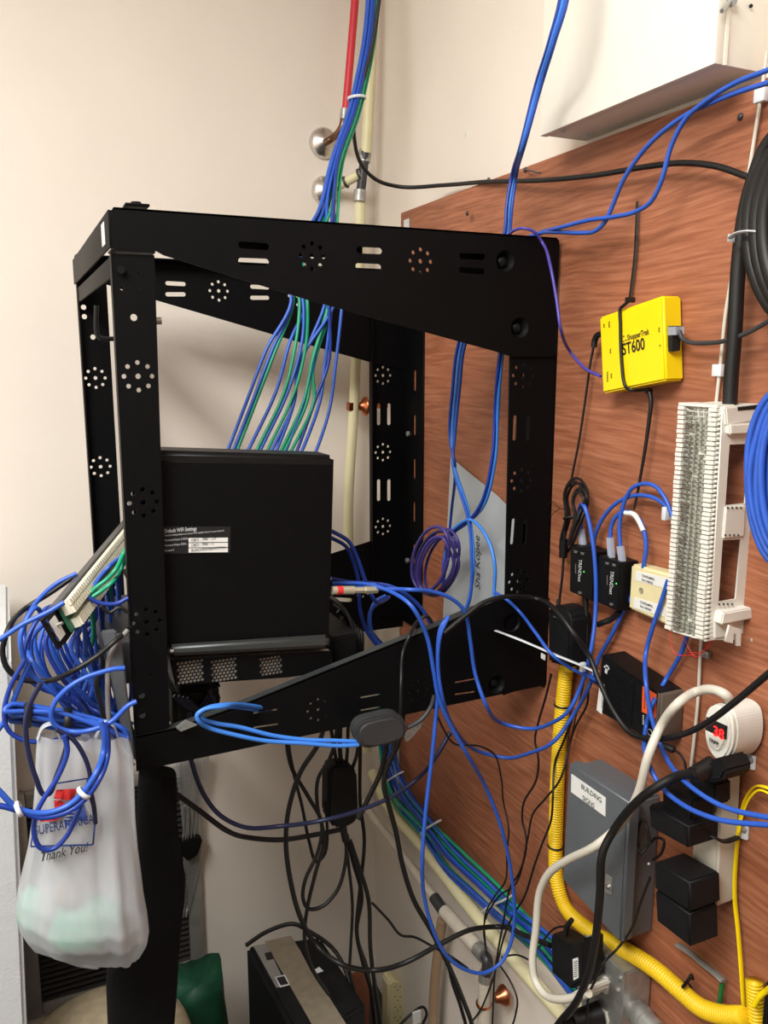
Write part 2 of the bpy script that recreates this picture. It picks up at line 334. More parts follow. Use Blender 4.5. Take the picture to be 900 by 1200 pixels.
def lip(name, p, q, y0, y1, t, mt='black'):
    """a folded edge: strip between two (x,z) points from y0 to y1, thickness t downward"""
    bm = bmesh.new(); vs = []
    for dz in (0, -t):
        for (x, z) in (p, q):
            for y in (y0, y1): vs.append(bm.verts.new((x, y, z+dz)))
    for f in ((0, 1, 3, 2), (4, 6, 7, 5), (0, 4, 5, 1), (2, 3, 7, 6), (0, 2, 6, 4), (1, 5, 7, 3)): bm.faces.new([vs[i] for i in f])
    return obj(name, bm, mt, rk)
for u0_, u1_, v0_, v1_ in ((136, 424, 247, 291), (520, 648, 273, 322)):
    _a, _b = xz(u0_, v0_, AY+.018), xz(u1_, v0_+(u1_-u0_)*.07, AY+.018); _d = abs(xz(u0_, v1_, AY+.018)[1]-_a[1]); lip('top_arm_return', (_a[0], min(_a[1], _b[1])), (_b[0], min(_a[1], _b[1])), AY+.016, AY+.018, _d-.002)
lip('top_arm_lip', xz(133, 242.5, AY), xz(653, 278.5, AY), AY, AY+.018, .0025)
lip('arm_end_fold', xz(130, 291.5, AY), xz(182, 294, AY), AY, AY+.03, .0025)
# near front post
plate('front_post', 1, RY, .003, L2('130,297 181,299 199,852 160,872', RY), circs('157,372', RY, .0042)+circs('142,320 143,337', RY, .003)+circs('163,320 163,338 176,790 158,790', RY, .0018)+ros('162,441 168,589 172,729', RY, R=.0165), 'black', rk)
bm = bmesh.new(); t1, b1 = PY(130, 297, RY), PY(160, 872, RY)
for k in range(1): 
    vs = [bm.verts.new(p) for p in (t1, t1+Vector((0, .018, 0)), b1+Vector((0, .018, 0)), b1)]; vs2 = [bm.verts.new(v.co+Vector((.0025, 0, 0))) for v in vs]
    bm.faces.new(vs); bm.faces.new(vs2[::-1])
    for i in range(4): bm.faces.new((vs[i], vs[(i+1) % 4], vs2[(i+1) % 4], vs2[i]))
obj('mounting_rail', bm, 'black', rk)
# far front post
plate('front_post', 1, FY, .003, [(RX, 1.09), (RX+.051, 1.09), (RX+.051, 1.785), (RX, 1.785)], ros('112,443 118,547', FY, R=.0165)+circs('98,360 99,371 109,395', FY, .0045)+ros('124,690', FY), 'black', rk)
box('mounting_rail', (RX, FY-.018, 1.10), (RX+.0025, FY, 1.78), 'black', rk, bev=0)
# front beams across the two posts
z0, z1 = PX(130, 291, RX).z, PX(131, 243, RX).z
box('front_beam', (RX-.003, AY, z0), (RX, FY+.003, z1), 'black', rk, bev=.001)
box('front_beam_lip', (RX, AY+.004, z1-.0025), (RX+.02, FY, z1), 'black', rk, bev=0)
z2, z3 = PX(128, 325, RX).z, PX(128, 300, RX).z
box('lower_front_beam', (RX+.0015, RY+.002, z2), (RX+.0045, FY, z3), 'black', rk, bev=.0005)
q = PX(120, 275, RX-.004); box('beam_sticker', (RX-.0036, q.y-.016, q.z-.013), (RX-.0031, q.y+.014, q.z+.013), 'label', rk, bev=0, label='small white sticker near the corner')
_q = PY(147, 240, RY+.004); box('corner_clip', _q, _q+Vector((.028, .026, .003)), 'black', rk, bev=.001); rod('bolt', _q+Vector((.014, .012, .002)), _q+Vector((.014, .012, .006)), .006, 'black', rk)
# far arms
fo = [(RX, 1.752), (RX, 1.797), (0, 1.797), (0, 1.600), (-.072, 1.615)]+L2('340,398 183,352', FY)+[(-.585, 1.752)]
plate('top_arm', 1, FY-.003, .003, fo, slots('196,332,215,333 196,345,215,345 295,336,313,337 295,349,313,349 390,345,408,345 390,357,408,357', FY, .0038)+ros('256,341 348,347', FY), 'black', rk)
box('top_arm_lip', (RX, FY-.036, 1.795), (0, FY-.003, 1.797), 'black', rk, bev=0)
plate('bottom_arm', 1, FY-.003, .003, [(RX, 1.075), (RX, 1.11), (-.585, 1.12)]+L2('390,648 437,633', FY)+[(-.002, 1.245), (-.002, 1.045), (-.10, 1.046)], slots('447,723,465,724 475,724,493,727 392,702,410,703', FY, .0045)+ros('425,690', FY), 'black', rk)
# rear posts: web plus the wide flange that is lagged to the plywood
plate('rear_post', 1, RY, .003, [(x, z) for x, z in L2('598,410', RY)]+[(-.002, PY(651, 415, RY).z+.0)]+[(-.002, 1.11), (-.079, 1.10)], ros('613,440 611,563 608,681', RY)+slots('604,489,603,514 619,489,618,514 602,610,600,636 616,610,614,636', RY, .0032), 'black', rk)
plate('wall_flange', 0, -.003, .003, [(RY, 1.10), (RY+.098, 1.10), (RY+.098, 1.70), (RY, 1.70)], [slot(1.135, z-.02, 1.135, z+.02, .004) for z in (1.25, 1.36, 1.475, 1.58)], 'black', rk)
plate('rear_post', 1, FY, .003, [(-.078, 1.05), (-.002, 1.05), (-.002, 1.79), (-.078, 1.79)], ros('449,440 449,530 449,617', FY, R=.0165)+slots('444,475,444,496 456,475,456,496 444,564,444,585 456,564,456,585', FY, .0042), 'black', rk)
plate('wall_flange', 0, -.003, .003, [(FY, 1.06), (FY-.094, 1.06), (FY-.094, 1.79), (FY, 1.79)], [slot(FY-.055, z-.016, FY-.055, z+.016, .006) for z in (1.22, 1.31, 1.40, 1.49, 1.58)], 'black', rk)
lip('post_fold', (-.078, 1.79), (-.074, 1.79), FY-.012, FY, .70)
# bottom near arm
o = L2('158,863 207,853 287,825 480,747 515,733 560,713 600,697 636,696 648,704 643,802 160,904', AY)
o = o[:-2]+rc(o[-2], o[-3], o[-1], .008)+[o[-1]]
bq = [PY(582, 802, AY), PY(600, 730, AY)]
plate('bottom_arm', 1, AY, .003, o, slots('298,836,324,832 298,853,325,849 422,818,445,814 422,833,445,829 534,800,556,796 534,814,556,811', AY, .0017)+ros('373,832', AY, R=.0155, r=.0020)+ros('490,810', AY, R=.0155, r=.0013)+[circ(p.x, p.z, .0148, 18) for p in bq], 'black', rk)
for u, v in ((582, 802), (600, 730)): bolt(u, v)
for s in ('207,853 287,825', '287,825 480,747', '480,747 560,713', '160,863 207,853'):
    e = L2(s, AY); lip('bottom_arm_lip', e[0], e[1], AY, AY+.016, .0022, 'lipm')  # lit rim put into the colour of these lips
box('bottom_front_beam', (RX-.003, AY+.003, 1.09), (RX, FY, 1.125), 'black', rk, bev=.001)
tube('hanger_rod', P('y1.34 113,358 113,388 116,395 122,397 133,397'), .0035, 'bsatin', rk)
rod('bolt', PY(172, 376, 1.075), PY(189, 376, 1.075), .0045, 'steel', rk)
for u_, v_ in ((166, 815), (167, 838)): rod('hole_shade_disc', PY(u_, v_, RY+.001), PY(u_, v_, RY-.0006), .004, 'dark', rk)  # dark discs: shade of two open holes put into colour
rod('bolt', PY(142, 316, 1.047), PY(142, 316, 1.042), .0045, 'bsatin', rk)
for z in (1.20, 1.47, 1.745): lathe('lag_bolt', (-.003, FY-.03, z), (-1, 0, 0), [(0, .006), (.004, .006), (.006, .003)], 'steel', rk, 8)

# ---------------------------------------------------------------- equipment standing in the rack
def prism(bm, outline, y0, y1, bev=.002, seg=2, ax=1):
    f = lambda a, b, y: (a, y, b) if ax == 1 else (y, a, b)
    A = [bm.verts.new(f(a, b, y0)) for a, b in outline]; B = [bm.verts.new(f(a, b, y1)) for a, b in outline]; n = len(A)
    fs = [bm.faces.new(A), bm.faces.new(B[::-1])]+[bm.faces.new((A[i], B[i], B[(i+1) % n], A[(i+1) % n])) for i in range(n)]
    bmesh.ops.recalc_face_normals(bm, faces=fs)
    if bev: bmesh.ops.bevel(bm, geom=list({e for q in fs for e in q.edges}), offset=bev, segments=seg, affect='EDGES')
def pr(name, outline, y0, y1, mt, parent=None, bev=.002, seg=2, ax=1, **k):
    bm = bmesh.new(); prism(bm, outline, y0, y1, bev, seg, ax); return obj(name, bm, mt, parent, smooth=40, **k)
MY = 1.066
mo = thing('modem', 'large black upright modem with perforated side and white settings label, in the rack', 'modem', (-.47, 1.1, 1.235))
pr('housing', L2('152,527 393,534 387,752 170,766', MY), MY, MY+.062, 'bsatin', mo, .006, 3)
pr('perforated_side', L2('176,540 389,545 385,744 180,757', MY-.001), MY-.0012, MY+.004, 'perf', mo, .0008, 1)
def grp(u, v): return PY(u, v, MY-.0014)
def yplate(name, s, y, mt, parent, t=.0006, **k): return pr(name, L2(s, y), y-t, y, mt, parent, 0, **k)
lb = yplate('settings_label', '191,617 270,617 270,648 191,649', MY-.0013, 'dark', mo, label='black label with white fields')
for s in ('221,630.5 267,630 267,635 221,635.5', '221,636.5 267,636 267,641 221,641.5', '221,642.5 267,642 267,647 221,647.5'): yplate('label_field', s, MY-.0020, 'label', lb, .0004)
text('printing', 'Default WiFi Settings', PY(193, 624.5, MY-.0024), YR, XU, .0072, 'wprint', lb, bold=.012, sx=.66)
text('printing', 'Use the settings below to connect WiFi capable devices to your network', PY(193, 628.5, MY-.0024), YR, XU, .0036, 'wprint', lb, sx=.72)
for s, v in (('Network Name 2.4GHz', 634.5), ('Network Name 5GHz', 640.5), ('Password', 646.5)): text('printing', s, PY(193, v, MY-.0024), YR, XU, .0042, 'wprint', lb, sx=.72)
for s, v in (('CBCI - 3987 - 2.4', 634.5), ('CBCI - 3987 - 5', 640.5), ('BUACH92W8FAKTP5G', 646.5)): text('printing', s, PY(224, v, MY-.0028), YR, XU, .0050, 'ink', lb, sx=.9)
sh = thing('rack_shelf', 'black shelf with its lip lightened to a lit grey under the modem', 'shelf', (-.47, 1.3, 1.2))
pr('lip', L2('197,757 387,745 387,760 200,770', 1.053), 1.053, 1.065, 'lipm', sh, .0055, 3)  # light from above is painted in by the lighter grey
pr('tray', L2('199,766 387,756 387,760 200,770', 1.064), 1.064, 1.56, 'black', sh, 0)
rod('screw', PY(199, 763, 1.052), PY(203, 763, 1.052), .0028, 'chrome', sh)
un = thing('network_unit', 'black rack unit with three hexagon vent grilles below the shelf', 'network unit', (-.47, 1.3, 1.17))
def hexes(s):
    u0, v0, u1, v1 = map(float, s.split(',')); a, b = Vector(xz(u0, v0, 1.066)), Vector(xz(u1, v1, 1.066)); out = []; p = .0052; j = 0
    z = a.y-.003
    while z > b.y:
        x = a.x+(p/2 if j % 2 else 0)+.003
        while x < b.x-.001: out.append(circ(x, z, .0023, 6)); x += p
        z -= p*.866; j += 1
    return out
plate('vented_side', 1, 1.066, .0012, L2('199,773 388,763 388,787 336,794 205,803', 1.066), hexes('206,776,239,799')+hexes('246,774,277,796')+hexes('303,771,331,790'), 'black', un)
pr('chassis', L2('199,773 388,763 388,787 336,794 205,803', 1.075), 1.0755, 1.50, 'offw', un, .001)
ps = thing('power_supply', 'small black power supply at the rear end of the rack shelf', 'power supply', (-.34, 1.13, 1.17))
pr('housing', L2('390,752 420,746 420,786 390,789', 1.09), 1.09, 1.22, 'blackp', ps, .003)
pr('end_cap', L2('391,748 419,742 419,746.5 391,752.5', 1.09), 1.095, 1.21, 'dusty', ps, .001)
cx = thing('coax_plug', 'nickel coaxial connector with a red band on the modem side', 'connector', PY(390, 692, 1.07))
a, b = PY(389, 692, 1.07), PY(442, 691, 1.07); d = b-a
rod('sleeve', a, a+d*.48, .0062, 'brass', cx); rod('red_band', a+d*.10, a+d*.22, .0066, 'inkr', cx, label='red band'); rod('body', a+d*.48, a+d*.72, .0047, 'brass', cx, sides=6); rod('nut', a+d*.72, a+d, .0056, 'brass', cx, sides=6)
# ---------------------------------------------------------------- things mounted on the right wall
def yz(u, v, x): p = PX(u, v, x); return (p.y, p.z)
def LX(s, x): return [yz(*map(float, t.split(',')), x) for t in s.split()]
def wpr(name, s, x0, x1, mt, parent=None, bev=.002, seg=2, **k): return pr(name, LX(s, x0), x0, x1, mt, parent, bev, seg, 0, **k)
def wt(name, lab, cat, u, v, x=0, group=None): return thing(name, lab, cat, PX(u, v, x), group)
# white enamel cabinet, upper right
c = wt('wall_cabinet', 'white enamelled metal wall cabinet overlapping the top of the plywood', 'cabinet', 760, 120)
zb = 1.925; yn, yf = .708, 1.022
box('body', (-.050, yn+.002, zb), (WX-.001, yf-.002, 2.55), 'panel', c, .001)
bm = bmesh.new(); bx(bm, (-.062, yn, zb-.001), (-.050, yf, 2.55), .0015); obj('front_cover', bm, 'panel', c, smooth=40)
box('side_return', (-.050, yn-.001, zb-.001), (-.046, yn+.001, 2.55), 'panel', c, 0)
rod('screw', PY(846, 13, yn-.008), PY(857, 1, yn), .0022, 'steel', c); rod('washer', PY(857, 1, yn-.003), PY(857, 1, yn), .006, 'steel', c)
rod('knockout', PY(880, 7, yn-.0006), PY(880, 7, yn), .002, 'dark', c)
for u, v in ((660, 153), (690, 157)): rod('rivet', on(2, zb-.0015, u, v), on(2, zb, u, v)+Vector((0, 0, .0006)), .003, 'steel', c)
# yellow people-counter box
c = wt('counter_box', 'yellow plastic network box with black lettering, strapped to the plywood', 'box', 750, 450)
wpr('housing', '702,372 777,346 780,446 706,461', -.031, -.0015, 'yellow', c, .0025, 3)
s = PX(702, 372, -.031); e = PX(777, 346, -.031); R = (e-s).normalized(); U = Vector((0, R.z, -R.y))
text('lettering', 'ShopperTrak', PX(735, 399, -.0315), R, U, .0102, 'ink', c, bold=.018, sx=.74)
text('lettering', 'ST600', PX(729.5, 416, -.0315), R, U, .0205, 'ink', c, bold=.02, sx=.80)
for (u, v) in ((729, 397), (731, 394), (733.5, 398.5), (731, 400)): rod('logo_dot', PX(u, v, -.0316), PX(u, v, -.031), .0011, 'ink', c, sides=8)

def bars(par, u, v, n, x, mt, du=0, dv=1.6, w=5, h=.7, sl=.28):
    for k in range(n):
        ww = w*(1-.25*((k*3) % 4)/4); wpr('print_line', f'{u+du*k:.2f},{v+dv*k:.2f} {u+du*k+ww:.2f},{v+dv*k+ww*sl:.2f} {u+du*k+ww:.2f},{v+dv*k+ww*sl+h:.2f} {u+du*k:.2f},{v+dv*k+h:.2f}', x, x+.0006, mt, par, 0)
lab = pr('port', [(p.x, p.z) for p in (PY(784, 382, .788), PY(795, 382, .788), PY(793, 411, .788), PY(784, 412, .788))], .7825, .79, 'dark', c, 0)
for u, v, n in ((713, 377, 5), (707, 380, 3), (714.5, 409, 4), (715.5, 438, 4), (711, 436, 8), (771.5, 384, 4), (772.5, 404, 2)): bars(c, u, v, n, -.0316, 'ink', w=1.5, h=.8, dv=1.5, sl=-.2)
if 0: pr('grip_groove', [(p.x, p.z) for p in (PY(779, 350, .788), PY(799, 347, .788), PY(799, 348.5, .788), PY(779, 351.5, .788))], .7835, .79, 'yellow', c, 0)
sp = wt('cable_tie', 'black cable tie holding the yellow box to the plywood', 'cable tie', 740, 400)
tube('strap', P('x-.004 747,236 746,262 x-.006 744,300 740,335 738,350'), .0016, 'rubber', sp, flat=(.0026, .0012))
tube('strap', P('x-.0335 738,352 731,358 727,362 727,380 727.5,405 729,430 731,447 734,454 740,457 x-.02 752,457 760,456'), .0022, 'rubber', sp)
box('lock_head', PX(735, 348, -.034), PX(742, 355, -.020), 'rubber', sp, .001)
dk = wt('dangling_cable', 'black cable hanging from under the yellow box, ending in a taper', 'cable', 755, 470)
tube('cord', P('x-.016 760,456 763,470 761,490 757,520 752,550 747,578 743,597'), lambda t: .0032*(1-.55*t), 'rubber', dk)
box('clip', PX(756, 455, -.022), PX(765, 461, -.010), 'rubber', dk, .001)
# 66 punch-down block on a stand-off bracket
c = wt('punchdown_block', 'white telephone punch-down block on a stand-off bracket, right of the beige jack', 'terminal block', 830, 750)
FXB = -.058
q4 = [PX(*t, FXB) for t in ((796, 475), (840, 478), (823, 750), (780, 737))]
def bl4(s, t, dx=0): return (q4[0]*(1-s)+q4[1]*s)*(1-t)+(q4[3]*(1-s)+q4[2]*s)*t+Vector((dx, 0, 0))
def cell(bm, s0, s1, t0, t1, d0, d1, sk=0):
    vs = [bm.verts.new(bl4(s, t+sk*(s-s0)/max(1e-6, s1-s0), d)) for d in (d0, d1) for s, t in ((s0, t0), (s1, t0), (s1, t1), (s0, t1))]
    for f in ((0, 1, 2, 3), (7, 6, 5, 4), (0, 4, 5, 1), (1, 5, 6, 2), (2, 6, 7, 3), (3, 7, 4, 0)): bm.faces.new([vs[i] for i in f])
bm = bmesh.new(); cell(bm, .02, .97, 0, 1, .010, .022); obj('body', bm, 'white', c)
bm = bmesh.new(); cell(bm, -.02, 1.02, -.012, 0, 0, .024); cell(bm, .02, 1.02, 1, 1.008, .004, .024); obj('end_wall', bm, 'white', c)
for nm, s0, s1 in (('far_teeth', -.02, .15), ('near_teeth', .80, 1.0)):
    bm = bmesh.new()
    for k in range(50):
        j = random.uniform(-.0012, .0012); cell(bm, s0, s1, (k+.10)/50, (k+.86)/50, -.001+random.uniform(0, .0015), .014, j)
    setp(obj(nm, bm, 'white', c), kind='stuff')
bm = bmesh.new()
for k in range(50): cell(bm, 1.0, 1.05, (k+.1)/50, (k+.5)/50, .003, .013)
setp(obj('side_teeth', bm, 'white', c), kind='stuff')
for j in range(4):
    bm = bmesh.new(); s = .24+j*.145
    for k in range(50):
        if random.random() < .97: cell(bm, s-.045, s+.045, (k+.22)/50, (k+.72)/50, .002+random.uniform(0, .002), .011)
    setp(obj('contact_clips', bm, 'idc', c), kind='stuff')
bm = bmesh.new()
for k in range(50):
    for _ in range(2):
        t = (k+random.random())/50; a0 = bl4(.13, t, .004); a1 = bl4(random.choice((.24, .38, .4)), min(1, t+.006), .003); sweep(bm, smoothpts([a0, (a0+a1)/2+Vector((-.002, 0, 0)), a1], 3), .0006, 4)
setp(obj('wires', bm, 'taupe', c), kind='stuff')
for i, (s0, s1, s2) in enumerate((('785,740', '790,765', '815,768'), ('800,745', '815,770', '832,752'), ('806,765', '822,764', '836,750'))):
    tube('loose_wire', P(f'x-.03 {s0} {s1} {s2}'), .0006, 'inkr', c, sides=4)
BY = (q4[1].y+q4[2].y)/2-.004
def by(s): return [(p.x, p.z) for p in (PY(*map(float, t.split(',')), BY) for t in s.split())]
plate('stand_off_bracket', 1, BY, .002, by('847,479 888,476 887,560 880,625 872,712 868,750 832,750 838,640'), [by('855,521 878,520 873,590 850,592'), by('847,633 868,632 862,702 842,705')], 'white', c)
bb = [(p.x, p.z) for p in (PY(847, 477, BY), PY(890, 473, BY), PY(889, 492, BY), PY(849, 499, BY))]
pr('top_ledge', bb, BY-.004, q4[0].y+.002, 'white', c, .0015)
pr('ledge_slot', by('861,477 887,474 886,479 861,481'), BY-.0045, BY-.003, 'dark', c, 0)
pr('lip_bar', by('850,497 888,494 888,507 850,509'), BY-.007, BY+.002, 'white', c, .0015)
pr('mid_bar', by('849,594 872,592 870,628 846,631'), BY-.0025, BY+.002, 'white', c, .001)
pr('foot_bar', by('838,715 872,709 872,722 836,729'), BY-.012, BY+.002, 'white', c, .0015)
pr('foot_block', by('836,727 872,720 872,742 836,748'), BY-.002, BY+.03, 'white', c, .001)
def foot(u): return plate('foot', 1, BY-.016, .0025, by(f'{u-1},728 {u+13},733 {u+12},752 {u+7},752 {u+7},738 {u+4},737 {u+3},749 {u-6},747'), [], 'white', c)
foot(843); foot(874)
for u0, v0 in ((855, 595), (852, 627), (845, 708)):
    for k in range(4): rod('moulded_mark', PY(u0+5*k-2, v0, BY-.003), PY(u0+5*k-2, v0, BY-.001), .0012, 'dark', c, sides=8)
# beige jack box
c = wt('jack_box', 'cream plastic telephone jack box with two paper labels, left of the punch-down block', 'jack', 760, 730)
wpr('housing', '739,661 790,674 786,735 736,713', -.022, 0, 'cream', c, .003, 3)
for s, st, (u, v) in (('745,669 784,678 782,690 744,680', 'CONSUMERS', (752, 675.5)), ('743,700 780,711 779,723 742,712', 'CONSUMERS', (750, 706.5))):
    l = wpr('paper_label', s, -.0226, -.0219, 'label', c, 0); text('printing', st, PX(u, v, -.0229), XR, XU, .0045, 'ink', l, bold=.01, sx=.9); text('printing', '9241-7487467', PX(u, v+5.0, -.0229), XR, XU, .0045, 'ink', l, bold=.01, sx=.8)
lathe('screw', PX(751.5, 692, -.0222), (-1, 0, 0), [(0, .0042), (.0004, .0042), (.0004, .003), (-.0004, .003)], 'brass', c, 14)
# two media converters
for i, (fr, lab, tx, led, lip_) in enumerate((('668.5,638 697,648 694,705 667,693', 'black media converter nearest the rack, left of its twin', (678.5, 655), (684, 670), 1), ('700.5,651 727,660 724,717 699,705', 'black media converter with green light, beside the cream jack box', (715.5, 668.5), (722, 684), 1))):
    c = wt('media_converter', lab, 'converter', 690+30*i, 700)
    wpr('housing', fr, -.032, 0, 'blackp', c, .0015)
    text('lettering', 'TRENDnet', PX(*tx, -.0326), -XU, XR, .0100, 'wprint', c, sx=.72)
    bars(c, tx[0]-4.5, tx[1]+6, 8, -.0326, 'gray', w=.8, h=.8, dv=1.4)
    bx0 = PX(*led, -.0325); rod('status_light', bx0, bx0+Vector((.001, 0, 0)), .0011, 'gled', c, sides=8)
    for (u, v) in ((tx[0]-6, tx[1]-10), (tx[0]+2, tx[1]-8), (tx[0]-1, tx[1]+38)): bars(c, u, v, 2, -.0326, 'gray', w=4)
    box('port_block', PX(*( (676, 640) if i == 0 else (708, 653)), -.030)+Vector((0, 0, .002)), PX(*((697, 646) if i == 0 else (724, 658)), -.008)+Vector((0, 0, -.002)), 'dark', c, .001)
s = lathe('mount_screw', PX(705, 649, -.004), (-1, 0, 0), [(0, .004), (.003, .004), (.004, .002)], 'steel', None, 10); setp(s, 'silver screw head between the two black media converters', 'screw')
# black plug-in adapter at the rear corner of the rack
c = wt('plug_adapter', 'black plug adapter hanging beside the rear lower corner of the rack', 'adapter', 655, 780)
wpr('housing', '641,712 652,709 665,716 669,725 667,783 642,776', -.05, -.012, 'dusty', c, .004, 3)
rod('prong', PX(649, 723, -.051), PX(652, 724, -.052), .0018, 'chrome', c)
box('white_tag', PX(634, 765, -.052), PX(639, 774, -.0515), 'label', c, 0)
# yellow conduit
def resample(pts, step):
    out = [pts[0]]; acc = 0
    for a, b in zip(pts, pts[1:]):
        L = (b-a).length; d = step-acc
        while d <= L: out.append(a+(b-a)*(d/L)); d += step
        acc = L-(d-step)
    return out
c = wt('yellow_conduit', 'yellow corrugated conduit running down and right around the grey box', 'conduit', 650, 1000)
def corr(name, pts, r, par, pitch=.0042, amp=.0009, mt='cond'):
    q = resample(smoothpts(pts, 14), pitch/4); bm = bmesh.new(); n = len(q)
    sweep(bm, q, lambda t: r+amp*math.cos(2*math.pi*(t*(n-1))/4), 14); return obj(name, bm, mt, par, smooth=180)
corr('tube', P('x-.018 665,772 660,820 655,880 652,950 651,1005 653,1035 663,1064 690,1090 x-.026 730,1112 768,1136 796,1160 820,1180 845,1189 872,1191', .013), .0108, c)
e = P('x-.018 667,785 668,765 671,755 676,751', .013); tube('elbow', e, .0105, 'yellow', c, sides=16)
ax = PX(684, 752, -.022)-e[-1]; lathe('elbow_mouth', e[-1]-ax.normalized()*.002, ax, [(0, .0105), (.012, .0115), (.013, .0115), (.013, .0088), (.002, .0085)], 'yellow', c)
lathe('end_cuff', PX(858, 1190.5, -.020), PX(876, 1191, -.02)-PX(858, 1190.5, -.02), [(0, .0118), (.012, .0118), (.012, .0095), (.004, .009)], 'cond', c)
for (u, v, w) in ((659, 826, (0, 0, 1)), (651, 991, (0, 0, 1))): ring('tie_band', PX(u, v, -.018), w, .0118, .0012, 'rubber', c, sq=1.5)
d = PX(810, 1172, -.02)-PX(790, 1155, -.02); ring('tie_band', PX(801, 1162, -.02), d, .0122, .0012, 'rubber', c, sq=2)
tube('tie_tail', P('x-.036 800,1157 x-.02 807,1148 810,1143 x-.014 812,1147', .004), .0022, 'rubber', c)
# black gigabit switch with orange label
c = wt('network_switch', 'small black network switch with orange label mounted on the plywood', 'switch', 740, 860)
wpr('housing', '705,767 772,813 766,870 700,833', -.040, 0, 'blackp', c, .0015)
wpr('end_cover', '770,812 774,815 768,871 764,869', -.0395, -.002, 'taupe', c, .0005)
pn = PX(774.5, 815, -.0395)
box('end_panel', (-.039, pn.y-.0015, PX(768, 869, -.0395).z), (-.003, pn.y+.001, pn.z), 'taupe', c, .0008, label='brown-grey end panel')
for k in range(13):
    t = k/12; wpr('rib', f'{722-3*t:.2f},{785+46*t:.2f} {743-3*t:.2f},{800+46*t:.2f} {742.8-3*t:.2f},{802+46*t:.2f} {721.8-3*t:.2f},{787+46*t:.2f}', -.0415, -.039, 'bsatin', c, 0)
l = wpr('paper_label', '703,799 708,803 705,837 699,832', -.0408, -.0399, 'label', c, 0)
bars(l, 706, 808, 11, -.0412, 'gray', w=1.1, h=1.1, dv=2.0, du=-.15)
l = wpr('orange_label', '753,804 769,814 768,842 752,834', -.0408, -.0399, 'orange', c, 0)
bars(l, 755, 812, 9, -.0412, 'ink', w=1.0, h=1.3, dv=2.1, du=-.05); bars(l, 758.5, 815, 9, -.0412, 'ink', w=1.0, h=1.3, dv=2.1, du=-.05)
for s in ('708,780 714,783 713.5,785 707.5,782', '710,779 713,781 711,790 708.5,788'): wpr('print_mark', s, -.0406, -.0399, 'wprint', c, 0)
text('lettering', 'O', PX(758, 860, -.0406), XR, XU, .013, 'wprint', c); bars(c, 753, 838, 6, -.0406, 'wprint', w=1.6, h=1, dv=2)
rod('port_plug', PX(693, 795, -.03), PX(701, 800, -.03), .004, 'blued', c)
t_ = tube('power_plug', P('x-.035 757,868 775,873 x-.03 790,879'), .0045, 'rubber', c); tube('power_lead', P('x-.03 790,879 797,884 802,892 804,902 808,915'), .0016, 'rubber', c)
# grey steel sign-power box
c = wt('steel_box', 'grey painted steel electrical box labelled BUILDING SIGNS', 'electrical box', 720, 1090)
wpr('body', '668,897 736,942 727,1105 661,1032', -.056, 0, 'nema', c, .003)
wpr('cover', '666,893 737,940 727,1107 658,1031', -.075, -.054, 'nema', c, .0035, 3)
l = wpr('paper_label', '669.5,907 709.5,935 709,957 669,928', -.0758, -.0749, 'label', c, 0)
Rn = Vector((0, -1, 0))
text('printing', 'BUILDING', PX(681, 923.5, -.0762), Rn, XU, .0105, 'ink', l, sx=.92); text('printing', 'SIGNS', PX(682.5, 937, -.0762), Rn, XU, .0105, 'ink', l, sx=.92)
la = wpr('latch', '709,1024 717,1029 716,1050 708,1045', -.0775, -.0745, 'steel', c, .001); lathe('latch_screw', PX(713, 1039, -.0775), (-1, 0, 0), [(0, .0035), (.002, .0035), (.003, .002)], 'chrome', la, 12)
yb = PX(736, 942, -.056).y
for u, v in ((739, 1040), (735, 982), (731, 1072), (760, 1012)): rod('rivet', PY(u, v, yb+.0005), PY(u, v, yb-.0012), .0018, 'steel', c, sides=10)
# power strip with surge meter
c = wt('power_strip', 'off-white power strip with a red digital meter, mounted upright on the plywood', 'power strip', 840, 1060)
wpr('bar', '818,893 846,905 838,1064 806,1050', -.036, -.004, 'offw', c, .003)
for k, v in enumerate((955, 1005, 985)): pass
mh = ring_pts(LX('825,840 829,829 838,825.5 848,829 856,838 859,856 857,876 850,889 842,893 834,887 827,874 824,856', -.052))
pr('meter_housing', mh, -.046, -.004, 'white', c, .002, 2, 0)
mc = (sum(p[0] for p in mh)/len(mh), sum(p[1] for p in mh)/len(mh)); pr('meter_front', [(mc[0]+(p[0]-mc[0])*.96, mc[1]+(p[1]-mc[1])*.96) for p in mh], -.052, -.044, 'white', c, .0025, 3, 0)
pr('face_rim', ring_pts(LX('826,840 830,832 838,829 846,832 852,841 853,856 849,871 842,880 835,877 828,866 825.5,852', -.0545)), -.0545, -.050, 'white', c, .0015, 2, 0)
wpr('display', '827,840 851.5,851 850,867 826,855', -.0556, -.0535, 'dark', c, .0005)
text('digits', '38', PX(835, 860.5, -.0560), XR, XU, .0165, 'redd', c, bold=.015, sx=1.0)
wpr('badge', '828,857 848,868 846,873 838,876 831,868', -.0556, -.0540, 'white', c, .0005); text('lettering', 'TRIPP', PX(830.5, 868, -.0562), XR, XU, .0058, 'ink', c, bold=.03)
for i, (u, v) in enumerate(((880, 890), (872, 972))):
    e = wpr('mounting_ear', f'{u-7},{v-7} {u+4},{v-3} {u+3},{v+13} {u-6},{v+10}', -.004, -.0005, 'nylon', c, .0005); lathe('screw', PX(u, v, -.004), (-1, 0, 0), [(0, .004), (.002, .004), (.003, .002)], 'steel', e, 12)
    tube('strap', P(f'x-.055 {u-52},{v-1} {u-35},{v+9} x-.04 {u-24},{v+14} x-.01 {u-6},{v+9}', .004), .002, 'rubber', c, flat=(.0032, .0016))
